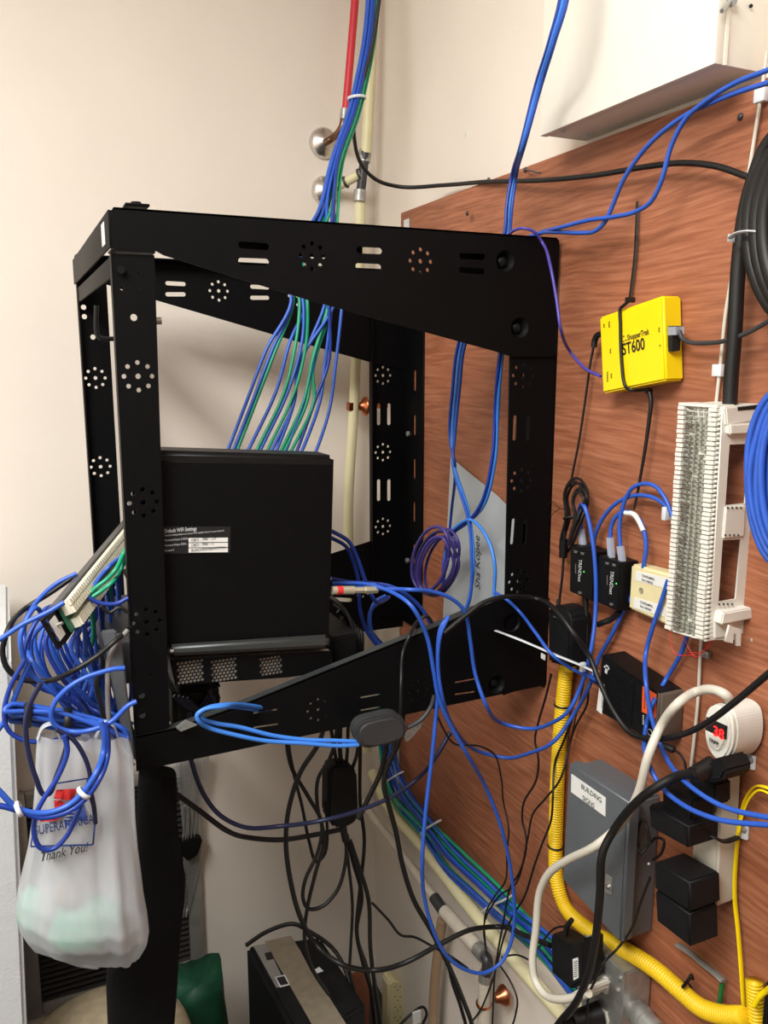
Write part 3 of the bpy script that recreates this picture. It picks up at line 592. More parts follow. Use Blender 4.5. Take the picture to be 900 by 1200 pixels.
# transformer bricks plugged into the strip
c = wt('transformer', 'upper of two black transformer bricks on the power strip', 'transformer', 800, 990, -.08)
wpr('housing', '759,942 807,968 806,995 761,970', -.092, -.044, 'dusty', c, .003, 3)
wpr('upper_step', '775,918 812,938 811,966 775,945', -.080, -.046, 'dusty', c, .003)
wpr('rear_plug', '806,906 838,918 838,945 806,935', -.062, -.036, 'dusty', c, .003)
c = wt('transformer', 'lower and larger of two black transformer bricks on the power strip', 'transformer', 800, 1100, -.08)
wpr('housing', '766,1009 808,1034 809,1070 766,1042', -.092, -.044, 'dusty', c, .003, 3); wpr('base_half', '767,1043 808,1071 809,1111 769,1080', -.0905, -.046, 'dusty', c, .0025, 3)
tube('cord', P('x-.07 762,990 757,965 x-.05 750,965 747,985 751,1000 x-.04 760,990 770,982 778,985 775,1000 765,1008'), .0018, 'rubber', c)
# galvanised outlet box, right bottom
c = wt('outlet_box', 'galvanised steel outlet box with white duplex outlets under the grey box', 'outlet box', 720, 1200)
wpr('body', '684,1097 731,1142 722,1290 680,1250', -.052, -.002, 'steel', c, .002)
wpr('cover_plate', '683,1094 731,1140 722,1292 679,1250', -.055, -.051, 'steel', c, .0015)
for v in (1153, 1193):
    wpr('outlet', f'695,{v-17} 710,{v-8} 713,{v+6} 710,{v+15} 696,{v+5} 691,{v-6}', -.060, -.054, 'white', c, .003, 3)
yb = PX(731, 1140, -.052).y
for u, v in ((724, 1160), (727, 1146)): lathe('screw', PX(u, v, -.055), (-1, 0, 0), [(0, .0035), (.002, .0035), (.003, .002)], 'steel', c, 10)
e0 = Vector((-.028, yb+.002, PY(752, 1180, yb).z)); lathe('conduit_fitting', e0, (0, -1, -.02), [(0, .015), (.01, .015), (.012, .017), (.022, .017), (.024, .0145), (.045, .0145)], 'steel', c); rod('fitting_screw', e0+Vector((-.012, -.016, -.008)), e0+Vector((-.024, -.016, -.014)), .003, 'steel', c)
em = rod('steel_conduit', e0+Vector((0, -.045, 0)), e0+Vector((0, -.22, -.004)), .0125, 'steel', None); setp(em, 'galvanised steel conduit leaving the outlet box to the right', 'conduit')
c = wt('wall_plug_adapter', 'black wall adapter with barcode label plugged into the outlet box', 'adapter', 660, 1150, -.1)
wpr('housing', '645,1094 668,1108 684,1100 683,1150 668,1160 646,1140', -.098, -.062, 'dusty', c, .003, 3)
l = wpr('barcode_label', '671,1124 677,1122 677.5,1146 672,1149', -.0988, -.0978, 'label', c, 0)
for k in range(8): wpr('barcode_bar', f'672.6,{1127+k*2.5:.1f} 676.4,{1125.6+k*2.5:.1f} 676.4,{1126.6+k*2.5:.1f} 672.6,{1128+k*2.5:.1f}', -.0991, -.0986, 'ink', l, 0)
tube('strain_relief', P('x-.09 663,1096 664,1087 670,1078'), .0038, 'rubber', c)
c = wt('round_plug', 'black round plug in the lower outlet at the bottom edge', 'plug', 690, 1190, -.08)
rod('body', PX(672, 1196, -.100), PX(704, 1187, -.061), .012, 'rubber', c, r2=.016); tube('cord', P('x-.1>-.16 672,1196 660,1204 645,1215'), .006, 'rubber', c)
# white side clips and thin white cable beside the block
c = wt('white_cable', 'thin white cable clipped down the plywood, passing behind the punch-down block', 'cable', 840, 470)
tube('upper_run', P('x-.006 899,60 893,105 886,150 877,205 865,260 858,320 850,370 845,420 839,475', .003), .0021, 'offw', c)
tube('lower_run', P('x-.006 822,748 820,780 818,820 813,870 809,905', .003), .0021, 'offw', c)
for (u, v) in ((893, 112), (843, 434)): b_ = PX(u, v, -.005); box('clip', b_+Vector((-.005, -.007, -.007)), b_+Vector((.004, .007, .007)), 'nylon', c, .001)
b_ = PX(826, 766, -.004); box('metal_clip', b_+Vector((-.003, -.008, -.004)), b_+Vector((.003, .006, .004)), 'steel', c, .0005)
lathe('screw', PX(829, 766, -.006), (-1, 0, 0), [(0, .003), (.002, .003), (.003, .001)], 'steel', c, 10)
# paper sheet behind the rack
sg = plate('paper_sheet', 0, -.003, .0006, LX('528,536 583,581 640,640 640,720 560,745 518,745', -.003), [], 'paper'); setp(sg, 'grey paper sheet with handwriting, on the plywood behind the rack', 'paper')
text('handwriting', 'Sha Kopee', PX(562.5, 692, -.0036), (0, .06, 1), (0, 1, -.06), .025, 'grayr', sg, shear=.2, sx=.92)
# odd bits at the right edge
setp(cable('braided_strap', 'frayed grey braided strap below the lower transformer', 'strap', 'x-.012 794,1107 808,1116 825,1130 840,1142 848,1150', .004, 'gray', flat=(.0055, .0025)))
setp(cable('green_wire', 'short green wire stub under the yellow conduit', 'wire', 'x-.012 846,1152 844,1170 840,1195', .003, 'gwire'), None)
c = wt('flexible_conduit', 'upright yellow flexible conduit end at the lower right corner', 'conduit', 885, 1200)
corr('tube', P('x-.012 884,1150 885,1170 887,1205', .010), .0095, c)
tube('yellow_lead', P('x-.03 884,1178 890,1168 900,1160 x-.05 915,1150'), .0035, 'yellow', c)
db = box('dark_fixture', PX(897, 1150, -.03), PX(915, 1225, -.002), 'blackp', None, .002); setp(db, 'dark box cut off by the right edge beside the yellow conduit', 'box')
# ---------------------------------------------------------------- pipes in the corner
c = thing('water_pipe', 'cream plastic water pipe rising in the corner with a grey tee', 'pipe', PY(405, 640, 1.7))
tube('upper_run', [PY(437, -40, 1.69)+Vector((.01, 0, ZC-PY(437, -40, 1.69).z))]+P('y1.69 437,-40 435,60 429,180'), .0112, 'pex', c, sides=14); tube('lower_run', P('y1.70 422,232 421,330 415,470 408,620 y1.70 420,800 430,880'), .0112, 'pex', c, sides=14)
rod('tee', PY(428, 178, 1.69), PY(421.5, 236, 1.70), .0098, 'dgray', c); 
for (a_, b_) in (((428, 176), (426.5, 190)), ((422, 223), (421, 236))): rod('crimp_ring', PY(*a_, 1.695), PY(*b_, 1.695), .0132, 'steel', c)
br = P('y1.695 423,204 y1.715 408,212 y1.735 397,218 y1.76 381,224'); tube('branch', br[:3], .0098, 'pex', c); tube('stub', br[2:], .0085, 'bronze', c, sm=False)
d = br[1]-br[0]; 
for k, t in ((0, .15), (1, 1.0)): ring('crimp_ring', br[k]+d*(.1 if k == 0 else .2), d, .0105, .003, 'dgray', c)
fl = lathe('wall_flange', PY(381, 224, 1.764), (0, -1, 0), [(0, .031), (.004, .031), (.012, .026), (.016, .014), (.020, .011)], 'chrome', c)
c = thing('red_pipe', 'red plastic pipe dropping to a brass elbow and chrome wall flange', 'pipe', PY(400, 150, 1.7))
tube('run', [PY(418, -40, 1.7)+Vector((.01, 0, ZC-PY(418, -40, 1.7).z))]+P('y1.70 418,-40 416,0 412,50 405,130'), .0082, 'red', c, sides=12); rod('crimp_ring', PY(404, 128, 1.70), PY(403, 140, 1.70), .0088, 'steel', c)
el = P('y1.70 403,138 401,148 y1.71 396,156 y1.735 388,163 y1.76 380,168'); tube('elbow', el, .0075, 'bronze', c)
lathe('wall_flange', PY(379, 168, 1.764), (0, -1, 0), [(0, .032), (.004, .032), (.012, .027), (.016, .014), (.020, .010)], 'chrome', c)
c = thing('copper_hanger', 'copper bell hanger holding the cream pipe in the corner, seen through the rack', 'pipe hanger', PY(420, 477, 1.74))
ec = PY(429, 476, 1.70); lathe('escutcheon', ec, (-1, 0, .02), [(0, .0215), (.003, .0215), (.006, .019), (.012, .011), (.020, .0085), (.032, .008)], 'copper', c); rod('stand_off', ec, Vector((WX, ec.y, ec.z)), .006, 'copper', c); box('pipe_clamp', ec+Vector((-.045, -.010, -.009)), ec+Vector((-.030, .008, .009)), 'copper', c, .002)
# lower pipes along the right wall, under the plywood
def run(name, lab, s, r, mt, cat='pipe', **k): 
    pp_ = P(s, .004)
    if name == 'drop_pipe': pp_.append(Vector((pp_[-1].x, pp_[-1].y, 0)))
    o = tube(name, pp_, r, mt, None, 14, **k); return setp(o, lab, cat)
run('water_pipe', 'wide cream pipe running along the wall under the plywood, below the cable bundle', 'x-.012 436,905 455,945 495,992 540,1050 600,1122 660,1190 690,1228', .0125, 'pex')
c = thing('water_pipe', 'pipe along the wall base with white sleeves and metal tee fittings', 'pipe', PX(540, 1090, -.03))
pp = P('x-.03 420,935 455,980 512,1056'); tube('far_run', pp, .0095, 'tanp' if 0 else 'pexd', c, sides=14)
rod('tee', PX(509, 1052, -.03), PX(524, 1074, -.03), .0118, 'dgray', c); rod('sleeve', PX(521, 1068, -.03), PX(563, 1115, -.03), .0135, 'pexd', c, sides=20); rod('crimp_ring', PX(560, 1111, -.03), PX(568, 1120, -.03), .0142, 'steel', c)
el = P('x-.03 565,1117 571,1125 571,1134 569,1146'); tube('elbow', el, .0105, 'dgray', c)
rod('collar', PX(569, 1140, -.03), PX(568.5, 1149, -.03), .0128, 'steel', c); rod('drop_sleeve', PX(568.5, 1148, -.03), PX(565, 1225, -.03)*1.0-Vector((0, 0, PX(565, 1225, -.03).z)), .0125, 'pexd', c, sides=20)
ring('copper_band', PX(567, 1176, -.03), (0, 0, 1), .0125, .003, 'copper', c, sq=1.6)
lathe('copper_bell', PX(592, 1166, -.004), (-1, 0, 0), [(0, .019), (.006, .018), (.014, .011), (.022, .008)], 'copper', c)
run('drop_pipe', 'tan pipe dropping from the tee to the floor near the corner', 'x-.026 518,1078 514,1110 509,1160 507,1215', .0105, 'tanp')
run('water_pipe', 'short upright cream pipe with yellow tag at the bottom, left of outlet box', 'x-.03 690,1138 684,1180 678,1230', .0125, 'pex')
bt = box('yellow_tag', PX(686, 1176, -.045)+Vector((0, -.004, -.012)), PX(686, 1176, -.045)+Vector((.001, .004, .008)), 'yellow', None, 0); setp(bt, 'small yellow tag on the upright cream pipe at the bottom edge', 'tag')
lathe_ = rod('rubber_coupling', PX(691, 1133, -.03), PX(690, 1150, -.03), .0145, 'blackp', None); setp(lathe_, 'dark coupling on top of the upright cream pipe', 'coupling')

# ---------------------------------------------------------------- cables: the drop from the ceiling into the rack
def jit(p, s): return p+Vector([random.uniform(-s, s) for _ in range(3)])
top = [PY(438, -30, 1.52)+Vector((.03, .03, ZC-PY(438, -30, 1.52).z)), PY(438, -30, 1.52), PY(433, 40, 1.50), PY(423, 95, 1.48), PY(413, 135, 1.46)]
ends = [(266, 530, 'b', 0), (273, 530, 'b', 0), (277, 530, 'g', 0), (289, 532, 'b', 1), (299, 532, 'g', 1), (303, 532, 'b', 1), (311, 533, 'g', 1), (316, 533, 'b', 2), (322, 533, 'b', 2), (327, 533, 'g', 2), (333, 533, 'b', 2), (339, 533, 'g', 2), (346, 533, 'd', 2), (331, 533, 'g', 2), (352, 533, 'b', 2), (369, 532, 'b', 3)]
_pk = sorted([(.0031*math.sqrt(j+.3)*math.cos(j*2.4), .0031*math.sqrt(j+.3)*math.sin(j*2.4)) for j in range(16)]); _od = sorted(range(16), key=lambda j: (ends[j][2] == 'g', j)); PACK = {j: _pk[k] for k, j in enumerate(_od)}
nb = {'b': 'blue', 'g': 'green', 'd': 'blued'}; ln = {'b': 'blue', 'g': 'green', 'd': 'dark blue'}
for i, (u, v, cc, cl) in enumerate(ends):
    o, q = PACK[i]; off = Vector((o, q, 0))
    pts = [p+off for p in top]
    uu = {0: 340, 1: 352, 2: 382, 3: 392}[cl]+(i % 4)*3
    pts += [PY(394, 190, 1.42)+off, PY(377+i*.9, 250, 1.38)+off*.9, PY(uu-4+ (6 if cl > 1 else -2), 310, 1.34)+off*.5, PY(uu, 354, 1.32)+Vector((0, q, 0))]
    if cl == 0: pts += [PY(u+46, 410, 1.31), PY(u+24, 468, 1.30), PY(u, v, 1.29), PY(u-18, 575, 1.28)]
    elif cl == 1: pts += [PY(u+48+3*(i % 2), 400, 1.31), PY(u+34, 460, 1.30), PY(u, v, 1.28), PY(u-20, 580, 1.27)]
    elif cl == 2: pts += [PY(u+40-(i % 3)*6, 420+(i % 3)*6, 1.31), PY(u+23+(i % 2)*6, 470, 1.30), PY(u, v, 1.27), PY(u-22, 580, 1.26)]
    else: pts += [PY(393, 430, 1.31), PY(386, 480, 1.30), PY(u, v, 1.28), PY(u-20, 575, 1.27)]
    cable('network_cable', f'{ln[cc]} network cable in the bundle dropping from the ceiling into the rack', 'cable', pts, .0029, nb[cc], f'{ln[cc]} cables dropping from the ceiling')
t_ = ring('cable_tie', PY(418, 115, 1.47), (-.1, 0, 1), .0155, .0018, 'nylon', None, sq=1.6); setp(t_, 'white cable tie around the ceiling bundle beside the red pipe', 'cable tie')
cable('coax_cable', 'black coaxial cable leaving the ceiling bundle and sweeping right over the plywood', 'cable', P('y1.47 447,-20 437,50 424,100 416,130 y1.48 415,160 422,190 440,210 470,219 y1.5>1.35 520,217 570,213 x-.02 640,211 700,205 760,195 800,191 840,195 878,208'), .0036, 'rubber')
G = 'blue cables dropping past the white cabinet'
for k in range(3):
    cable('network_cable', ('medium blue cable dropping past the white cabinet into the rack', 'light blue cable dropping past the white cabinet into the rack', 'dark blue cable dropping past the white cabinet into the rack')[k], 'cable', [Vector((-.10, .93-.006*k, ZC)), Vector((-.115, .92-.006*k, 2.45))]+P(f'x-.13 {667-4*k},-15 {650-3*k},48 x-.115 {634-3*k},100 {615-2*k},168 y1.075 {605-2.5*k},205 {600-3*k},240 {597-3*k},275 x-.09 {590-8*k},330 {546-4*k},400 {538-4*k},460 {533-3*k},510 {531+k},545'+(f' x-.075 {549},610 {553},660 {551},700 {543},722' if k == 0 else f' x-.072 {546+3*k},600 {552+3*k},660 {547+3*k},700 {538+4*k},722' if k == 1 else ' x-.03 529,600 525,640 519,690'), .008), .0028, ('blue', 'bluel', 'blued')[k], G)
cable('network_cable', 'blue network cable hanging by the rear rack post and looping left', 'cable', P('x-.09 590,380 584,430 x-.07 580,480 577,535 566,585 550,610 532,624 524,636 x-.08 520,660 519,690'), .0029, 'blued')
cable('network_cable', 'second blue cable by the rear post, arching over to the right', 'cable', P('x-.085 593,385 587,430 x-.065 583,490 580,540 568,590 548,612 530,622 x-.075 524,628 535,617 550,609 563,618 575,640 580,665 y1.09 579,690 577,725'), .0029, 'bluel')
# violet coil hung in the rack
pts = []
for k in range(6):
    for a in range(10):
        t = 2*math.pi*a/10; w = k-2.5; cxp, cyp = 511+w*2.6, 660+w*.8
        pts.append(PX(cxp+(20+[1, -3, 2, -1, 3, -2][k])*math.cos(t)+7*math.sin(t)*-1, cyp+(36+[2, -4, 1, -2, 3, -1][k])*math.sin(t)+[-3, 2, 0, 3, -2, 1][k], -.11+.0065*k+.010*math.cos(t)))
cable('violet_cable', 'violet network cable coiled beside the paper sheet inside the rack', 'cable', pts, .0028, 'violet', n=4)
# right side: blue pair, purple lead, black coil
cable('network_cable', 'upper of two blue cables sweeping down from the right edge to the rack top', 'cable', 'x-.045 925,72 900,82 860,98 825,120 803,140 787,170 775,212 763,236 745,248 720,254 690,258 655,267 y1.07 635,272 608,283', .0029, 'blue')
cable('network_cable', 'lower of two blue cables sweeping down from the right edge to the rack top', 'cable', 'x-.04 925,90 900,97 865,108 830,122 800,137 770,160 748,184 730,212 717,243 709,260 697,271 680,273 655,272 y1.075 632,274 606,285', .0029, 'blue')
cable('purple_cable', 'thin purple cable arching over the rack top down to the yellow box', 'cable', 'y1.085 592,284 y1.06 598,273 y1.035 611,267.5 y1.025 625,271 636,285 x-.075 645,312 652,350 657,385 x-.03 668,412 686,432 704,441', .0022, 'purple')
cable('black_lead', 'dark grey patch lead plugged in the right side of the yellow box', 'cable', 'x-.022 796,388 799,396 808,401 830,402 x-.03 855,398 880,388 905,374 930,362', .0027, 'grayr')
pg = pr('clear_plug', [(p.x, p.z) for p in (PY(785, 383, .786), PY(795, 383, .786), PY(795, 392, .786), PY(785, 393, .786))], .776, .79, 'plug', None, .0005); setp(pg, 'clear plug of the dark patch lead in the yellow box', 'plug')
c = wt('black_lead', 'thin black power lead from the yellow box down to a coiled hank', 'cable', 680, 480)
tube('cord', P('x-.012 697,400 692,425 686,468 678,520 670,560 668,575'), .0017, 'rubber', c); tube('boot', P('x-.018 707,391 700,393 697,399 696,407'), .0042, 'rubber', c)
pts = []
for k in range(5):
    for a in range(10):
        t = 2*math.pi*a/10; s = math.sin(t); wd = (15 if s < 0 else 8)+[0, -4, 2, -7, -1][k]
        u, v = 677+[0, 3, -2, 1, -4][k]+wd*math.cos(t), 606+([40, 34, 46, 30, 42][k] if s < 0 else [40, 34, 44, 30, 37][k])*s
        pts.append(PX(u-max(0, v-600)*.30, v, -.016-.005*((k*3) % 5)))
hk = thing('cord_hank', 'black cord hank tied up on the plywood above the left converter', 'cord', PX(672, 650, -.02))
tube('loops', pts, .0021, 'rubber', hk, sides=6, n=4); ring('wire_tie', PX(671, 606, -.025), (0, .35, 1), .0125, .002, 'rubber', hk)
tube('tie_end', P('x-.012 664,597 656,596 648,588 641,592'), .0006, 'rubber', hk, sides=4); tube('tie_end', P('x-.012 656,596 650,600 645,606'), .0006, 'rubber', hk, sides=4)
fb = thing('ferrite_lead', 'black lead with a ferrite bead running down to the plug adapter', 'cable', PX(658, 660, -.03))
tube('cord', P('x-.028 662,622 661,640 659,675 656,700 654,712'), .0019, 'rubber', fb); rod('ferrite_bead', PX(661, 632, -.028), PX(660, 653, -.028), .0062, 'blackp', fb)
rod('strain_relief', PX(655, 702, -.028), PX(654, 711, -.03), .0032, 'rubber', fb)
# converter patch leads
def plugs(o, pts, mt='plug'): 
    for s in pts:
        p = P(s); tube('clear_plug', p, .0052, mt, o, sides=6, sm=False)
o = cable('patch_lead', 'blue patch lead from the left converter, looping under the rack arm to the modem', 'cable', 'x-.02 683,641 681,620 679,598 x-.035 684,592 690,610 697,655 698,715 x-.05 692,765 680,806 x-.06 667,832 647,847 620,854 x-.09>-.15 590,848 570,827 y1.0 557,790 551,750 545,718 530,702 505,693 480,691 y1.06 448,690 y1.09 425,689 y1.11 405,689 y1.12 390,689', .0030, 'blue'); plugs(o, ['x-.02 684,645 681,620'])
o = cable('patch_lead', 'blue patch lead with a white sleeve on the right converter, running down left', 'cable', 'x-.018 716,652 715,632 718,612 728,601 740,601 751,612 757,635 755,660 x-.012 748,688 735,708 718,742 700,775 x-.03 690,805 672,838 x-.055 650,868 622,882 592,888 x-.1>-.17 560,880 535,858 y.99 519,820 513,780 516,745 526,722', .0030, 'blue'); plugs(o, ['x-.02 717,656 715,630'])
tube('white_sleeve', P('x-.019 733,601 743,603 749,611 754,622'), .0036, 'label', o)
cable('patch_lead', 'lower of two blue arcs from the converters to the punch-down block', 'cable', 'x-.016 695,655 697,630 706,608 722,590 742,581 762,582 777,590 787,602', .0028, 'blue')
o = cable('patch_lead', 'upper of two blue arcs from the converters to the punch-down block', 'cable', 'x-.02 729,657 727,640 726,615 731,590 740,573 753,567 768,570 780,585 788,605', .0028, 'blue'); plugs(o, ['x-.02 730,662 727,640'])
t_ = box('cable_clip', PX(780, 595, -.024), PX(786, 608, -.008), 'nylon', None, .001); setp(t_, 'white clip holding the blue arcs beside the punch-down block', 'clip')
cable('power_lead', 'black power lead with silver tip hanging from the left converter', 'cable', 'x-.02 686,706 686,718 688,728 688,745 686,770 x-.012 684,800 676,835 668,870', .0012, 'rubber')
t_ = rod('barrel_plug', PX(686, 700, -.02), PX(687.5, 722, -.02), .0045, 'rubber', None, r2=.003); setp(t_, 'black barrel plug in the bottom of the left converter', 'plug')
t_ = tube('barrel_plug', P('x-.018 726,716 716,726 x-.022 708,729 701,732'), .0042, 'rubber', None); setp(t_, 'black barrel plug bending left under the right converter', 'plug')
cable('network_cable', 'blue cable from behind the jack box crossing down to the right edge, upper curve', 'cable', 'x-.028 783,680 775,705 765,735 757,765 x-.06 757,800 763,838 776,878 x-.10 805,918 845,944 900,958 940,962', .0029, 'blue')
cable('network_cable', 'blue cable from under the punch-down block curving down to the right edge', 'cable', 'x-.012 808,738 797,768 780,797 x-.045 765,825 757,852 x-.09 757,885 770,915 x-.105 800,943 840,960 900,967 940,970', .0029, 'blue')
o = cable('network_cable', 'light blue cable tail clamped by the white tie below the rack corner', 'cable', 'y1.075 580,694 y1.04 593,702 y1.03 608,716 x-.08 628,742 648,768 x-.05 672,785 688,791 698,797', .0026, 'blue')
tie = thing('cable_tie', 'long white cable tie gathering blue cables below the rear rack corner', 'cable tie', PX(690, 785, -.06))
tube('tail', P('x-.10 581,739 610,750 x-.075 650,767 682,780'), .002, 'nylon', tie, flat=(.0034, .001), up=(0, 0, 1)); box('lock_head', PX(679, 776, -.066), PX(687, 787, -.058), 'nylon', tie, .001); tube('strap', P('x-.062 686,782 697,787 x-.03 700,786'), .002, 'nylon', tie, flat=(.003, .001), up=(0, 0, 1))
cable('power_cord', 'black cord from the rack arm swinging down past the switch to the right edge', 'cable', 'y.99 520,742 545,722 567,706 595,699 630,702 x-.09 654,718 672,742 x-.07 690,768 703,800 x-.075 720,835 738,858 765,866 795,862 x-.09 830,846 862,822 900,790 930,765', .0036, 'rubber')
cable('power_cord', 'thick black cord from the plug on the upper transformer to the bottom edge', 'cable', 'x-.10 815,905 790,911 x-.115 765,925 740,946 718,975 x-.125 706,1000 703,1050 698,1100 690,1140 675,1175 655,1200 640,1225', .0052, 'rubber')
pk = thing('cord_plug', 'black plug head at the top of the strip above the transformers', 'plug', PX(835, 905, -.07))
rod('body', PX(812, 908, -.098), PX(835, 897, -.07), .0085, 'rubber', pk, r2=.011); wpr('head', '822,893 842,888 850,905 845,915 828,918', -.08, -.038, 'dusty', pk, .003)
c = thing('white_power_cord', 'thick off-white power cord from the meter looping down to the outlet box', 'cord', PX(640, 1100, -.12))
tube('cord', P('x-.03 858,826 x-.05 850,814 835,808 815,811 x-.08 795,824 775,850 x-.10 760,885 748,930 727,966 x-.12 700,990 665,1008 643,1024 632,1048 628,1090 x-.125 624,1125 627,1148 638,1165 655,1171 x-.12 676,1168 690,1164'), .0056, 'offw', c, sides=10)
wpr('plug', '665,1166 681,1157 682,1168 667,1179', -.115, -.064, 'white', c, .004, 3)
cable('black_lead', 'thin black lead from the transformer bricks falling to the outlet box', 'cable', 'x-.07 762,1028 750,1060 742,1085 725,1110 x-.10 706,1130 697,1150 690,1165 688,1190 686,1215', .0017, 'rubber')
setp(tube('yellow_ribbon', P('x-.01 905,925 888,921 876,932 868,958 863,1000 861,1050 865,1090 869,1140 873,1200'), .002, 'yellow', None, flat=(.0036, .0014), up=(0, 1, .2)), 'flat yellow cable hanging right of the power strip', 'cable')
cable('yellow_lead', 'second thin yellow cable beginning beside the power strip', 'cable', 'x-.02 905,932 890,926 878,936 870,956 866,975', .0014, 'yellow')
# black feeder coil, blue coil at the right edge
c = thing('feeder_coil', 'thick black feeder cable coil hung at the right edge above the block', 'cable', PX(880, 480, -.03))
tube('feeder', P('x-.03 930,140 900,170 885,205 874,245 868,285 864,330 861,390 857,440 855,480', .01), .0082, 'rubber', c, sides=12)
pts = []
for k in range(3):
    for a in range(9):
        t = 2*math.pi*a/9
        pts.append(PX(945+(68-9*k)*math.cos(t), 270+(112-8*k)*math.sin(t), -.040-.010*k))
tube('coil', pts, .0076, 'rubber', c, sides=12, n=5)
tube('white_tie', P('x-.055 855,279 862,274 875,271 890,272 905,276'), .002, 'nylon', c, flat=(.004, .0014), up=(0, 0, 1)); box('tie_head', PX(853, 274, -.05), PX(861, 284, -.04), 'nylon', c, .001)
pts = []
for k in range(7):
    for a in range(12):
        t = 2*math.pi*a/12; w = random.uniform(-1, 1)
        pts.append(PX(927+w*2+(52-5.5*k+(k*k % 3))*math.cos(t), 562+(108-7*k)*math.sin(t)+w*3, -.075-.004*(k % 4)+.010*math.cos(t)))
cable('blue_coil', 'bright blue network cable coil hanging at the right edge beside the block', 'cable', pts, .0036, 'blue', n=4)
# the large blue loop and others under the rack
cable('network_cable', 'long blue cable forming a big hanging loop from the modem below the rack arm', 'cable', 'y1.13 390,684 y1.10 425,684 y1.04 455,692 y.99 482,710 500,745 508,785 514,818 528,850 548,885 y1.02 568,920 585,962 597,1010 603,1065 600,1100 588,1127 568,1140 545,1136 522,1118 506,1085 497,1050 y1.0 495,1005 499,950 506,890 511,838 y.995 514,800 513,760 517,735 526,722', .0031, 'blue')
cable('network_cable', 'dark blue cable looping behind the coaxial plug in the rack', 'cable', 'y1.14 388,622 408,634 418,652 428,680 440,705 y1.2 455,700 435,715 433,735 445,752 460,765', .0031, 'blued')
cable('network_cable', 'blue cable with a grey tag hanging down behind the coaxial plug', 'cable', 'y1.16 388,630 405,640 413,655 420,680 422,715 430,740 445,760', .0030, 'blued')
cable('network_cable', 'blue cable from the modem dipping behind the lower rack arm', 'cable', 'y1.14 388,678 410,682 440,684 y1.09 465,690 485,704 500,722 507,740 512,760', .0030, 'blued')
cable('network_cable', 'short blue cable curl between modem and lower arm', 'cable', 'y1.18 452,698 440,705 434,720 436,742 447,758 462,768', .0030, 'blue')
cable('black_lead', 'black wire bulging over the middle of the lower rack arm', 'cable', 'y1.0 460,880 468,850 470,800 y1.03 472,765 480,745 y1.06 490,728 500,722 508,735 512,760', .0026, 'rubber')
for k in range(4): cable('black_lead', 'black cord heaped on the rear of the shelf beside the modem', 'cable', [PY(388+4*k, 700+8*k, 1.2-.02*k), PY(398+3*k, 708+7*k, 1.16), PY(408+3*k, 722+5*k, 1.14), PY(414+3*k, 740, 1.13), PY(418+2*k, 775, 1.12)], .0034, 'rubber', 'black cords heaped beside the modem')
# inline splitter with the light blue U lead
c = thing('inline_adapter', 'dark grey inline adapter hanging in front of the lower rack arm', 'adapter', PY(450, 862, 1.0))
pr('housing', ring_pts(L2('418,858 426,847 443,842 462,838 473,842 478,853 476,866 464,873 448,876 432,879 422,873', .985), 3), .990, 1.012, 'grayr', c, .0022, 2); pr('front_shell', ring_pts(L2('421,859 428,849 444,844 461,841 471,845 475,854 473,864 462,870 447,874 433,876 424,871', .985), 3), .985, .992, 'grayr', c, .0028, 3)
tube('grey_tail', P('y1.0 477,853 485,849 495,842 505,828 509,815'), .0033, 'grayr', c)
cable('light_blue_lead', 'upper strand of the light blue U-shaped lead in front of the rack arm', 'cable', 'y1.0 420,869 395,868 360,867 320,862 280,852 250,847 y.99 236,841 235,835 245,829 265,826 y1.02>1.07 285,826 305,829 318,834', .0030, 'bluel')
cable('light_blue_lead', 'lower strand of the light blue U-shaped lead in front of the rack arm', 'cable', 'y.995 420,873 395,874 355,871 310,868 270,860 245,853 y.985 233,845 231,838 240,831 262,828 y1.02>1.07 280,829 300,832 315,837', .0030, 'bluel')
# cable bundle along the plywood's lower edge
for i in range(14):
    a = i*2.4; r = .0036+.0048*math.sqrt(i); o = (r*math.cos(a), r*math.sin(a)); g = i in (0, 3, 5, 8, 9, 12)
    dx, dy = o[0]*700+3, o[1]*620-5; f = lambda u, v, k=1, s=0: f'{u+dx*k+s:.1f},{v+dy*k:.1f}'
    s2 = 14 if g else -6
    path = f'x{-.022+o[1]*.6:.4f} '+' '.join((f(451, 800, .6), f(449, 850, .6), f(455, 905, .7), f(468, 940, .9), f(492, 970, .9, s2*.1), f(525, 1015, 1.2, s2*.6), f(560, 1048, 1.2, s2*.6), f(600, 1085, 1.1, s2*.4), f(640, 1122, 1.3, s2*.3), f(668, 1160 if not g else 1148, 1.2), f(690, 1185 if not g else 1165, 1)))
    cable('network_cable', f'{"green" if g else "blue"} network cable in the tied bundle below the plywood edge', 'cable', P(path, .003), .0033, 'green' if g else ('blue', 'blued', 'bluel')[i % 3] if i % 2 else 'blue', f'{"green" if g else "blue"} cables along the plywood edge')
for i, (u, v, uu, vv, w) in enumerate(((459, 914, 18, 24, 'upper'), (503, 971, 16, 18, 'middle'), (578, 1060, 20, 20, 'lower'))):
    a, b = PX(u-9-(i == 2)*3, v+9, -.022), PX(u+10+(i == 2)*8, v-8, -.030); t_ = tube('cable_tie', [a+Vector((.012, 0, 0)), a, (a+b)/2+Vector((-.014, 0, 0)), b, b+Vector((.008, 0, .002))], .0022, 'nylon'); setp(t_, f'{w} of the three white ties on the bundle below the plywood edge', 'cable tie')
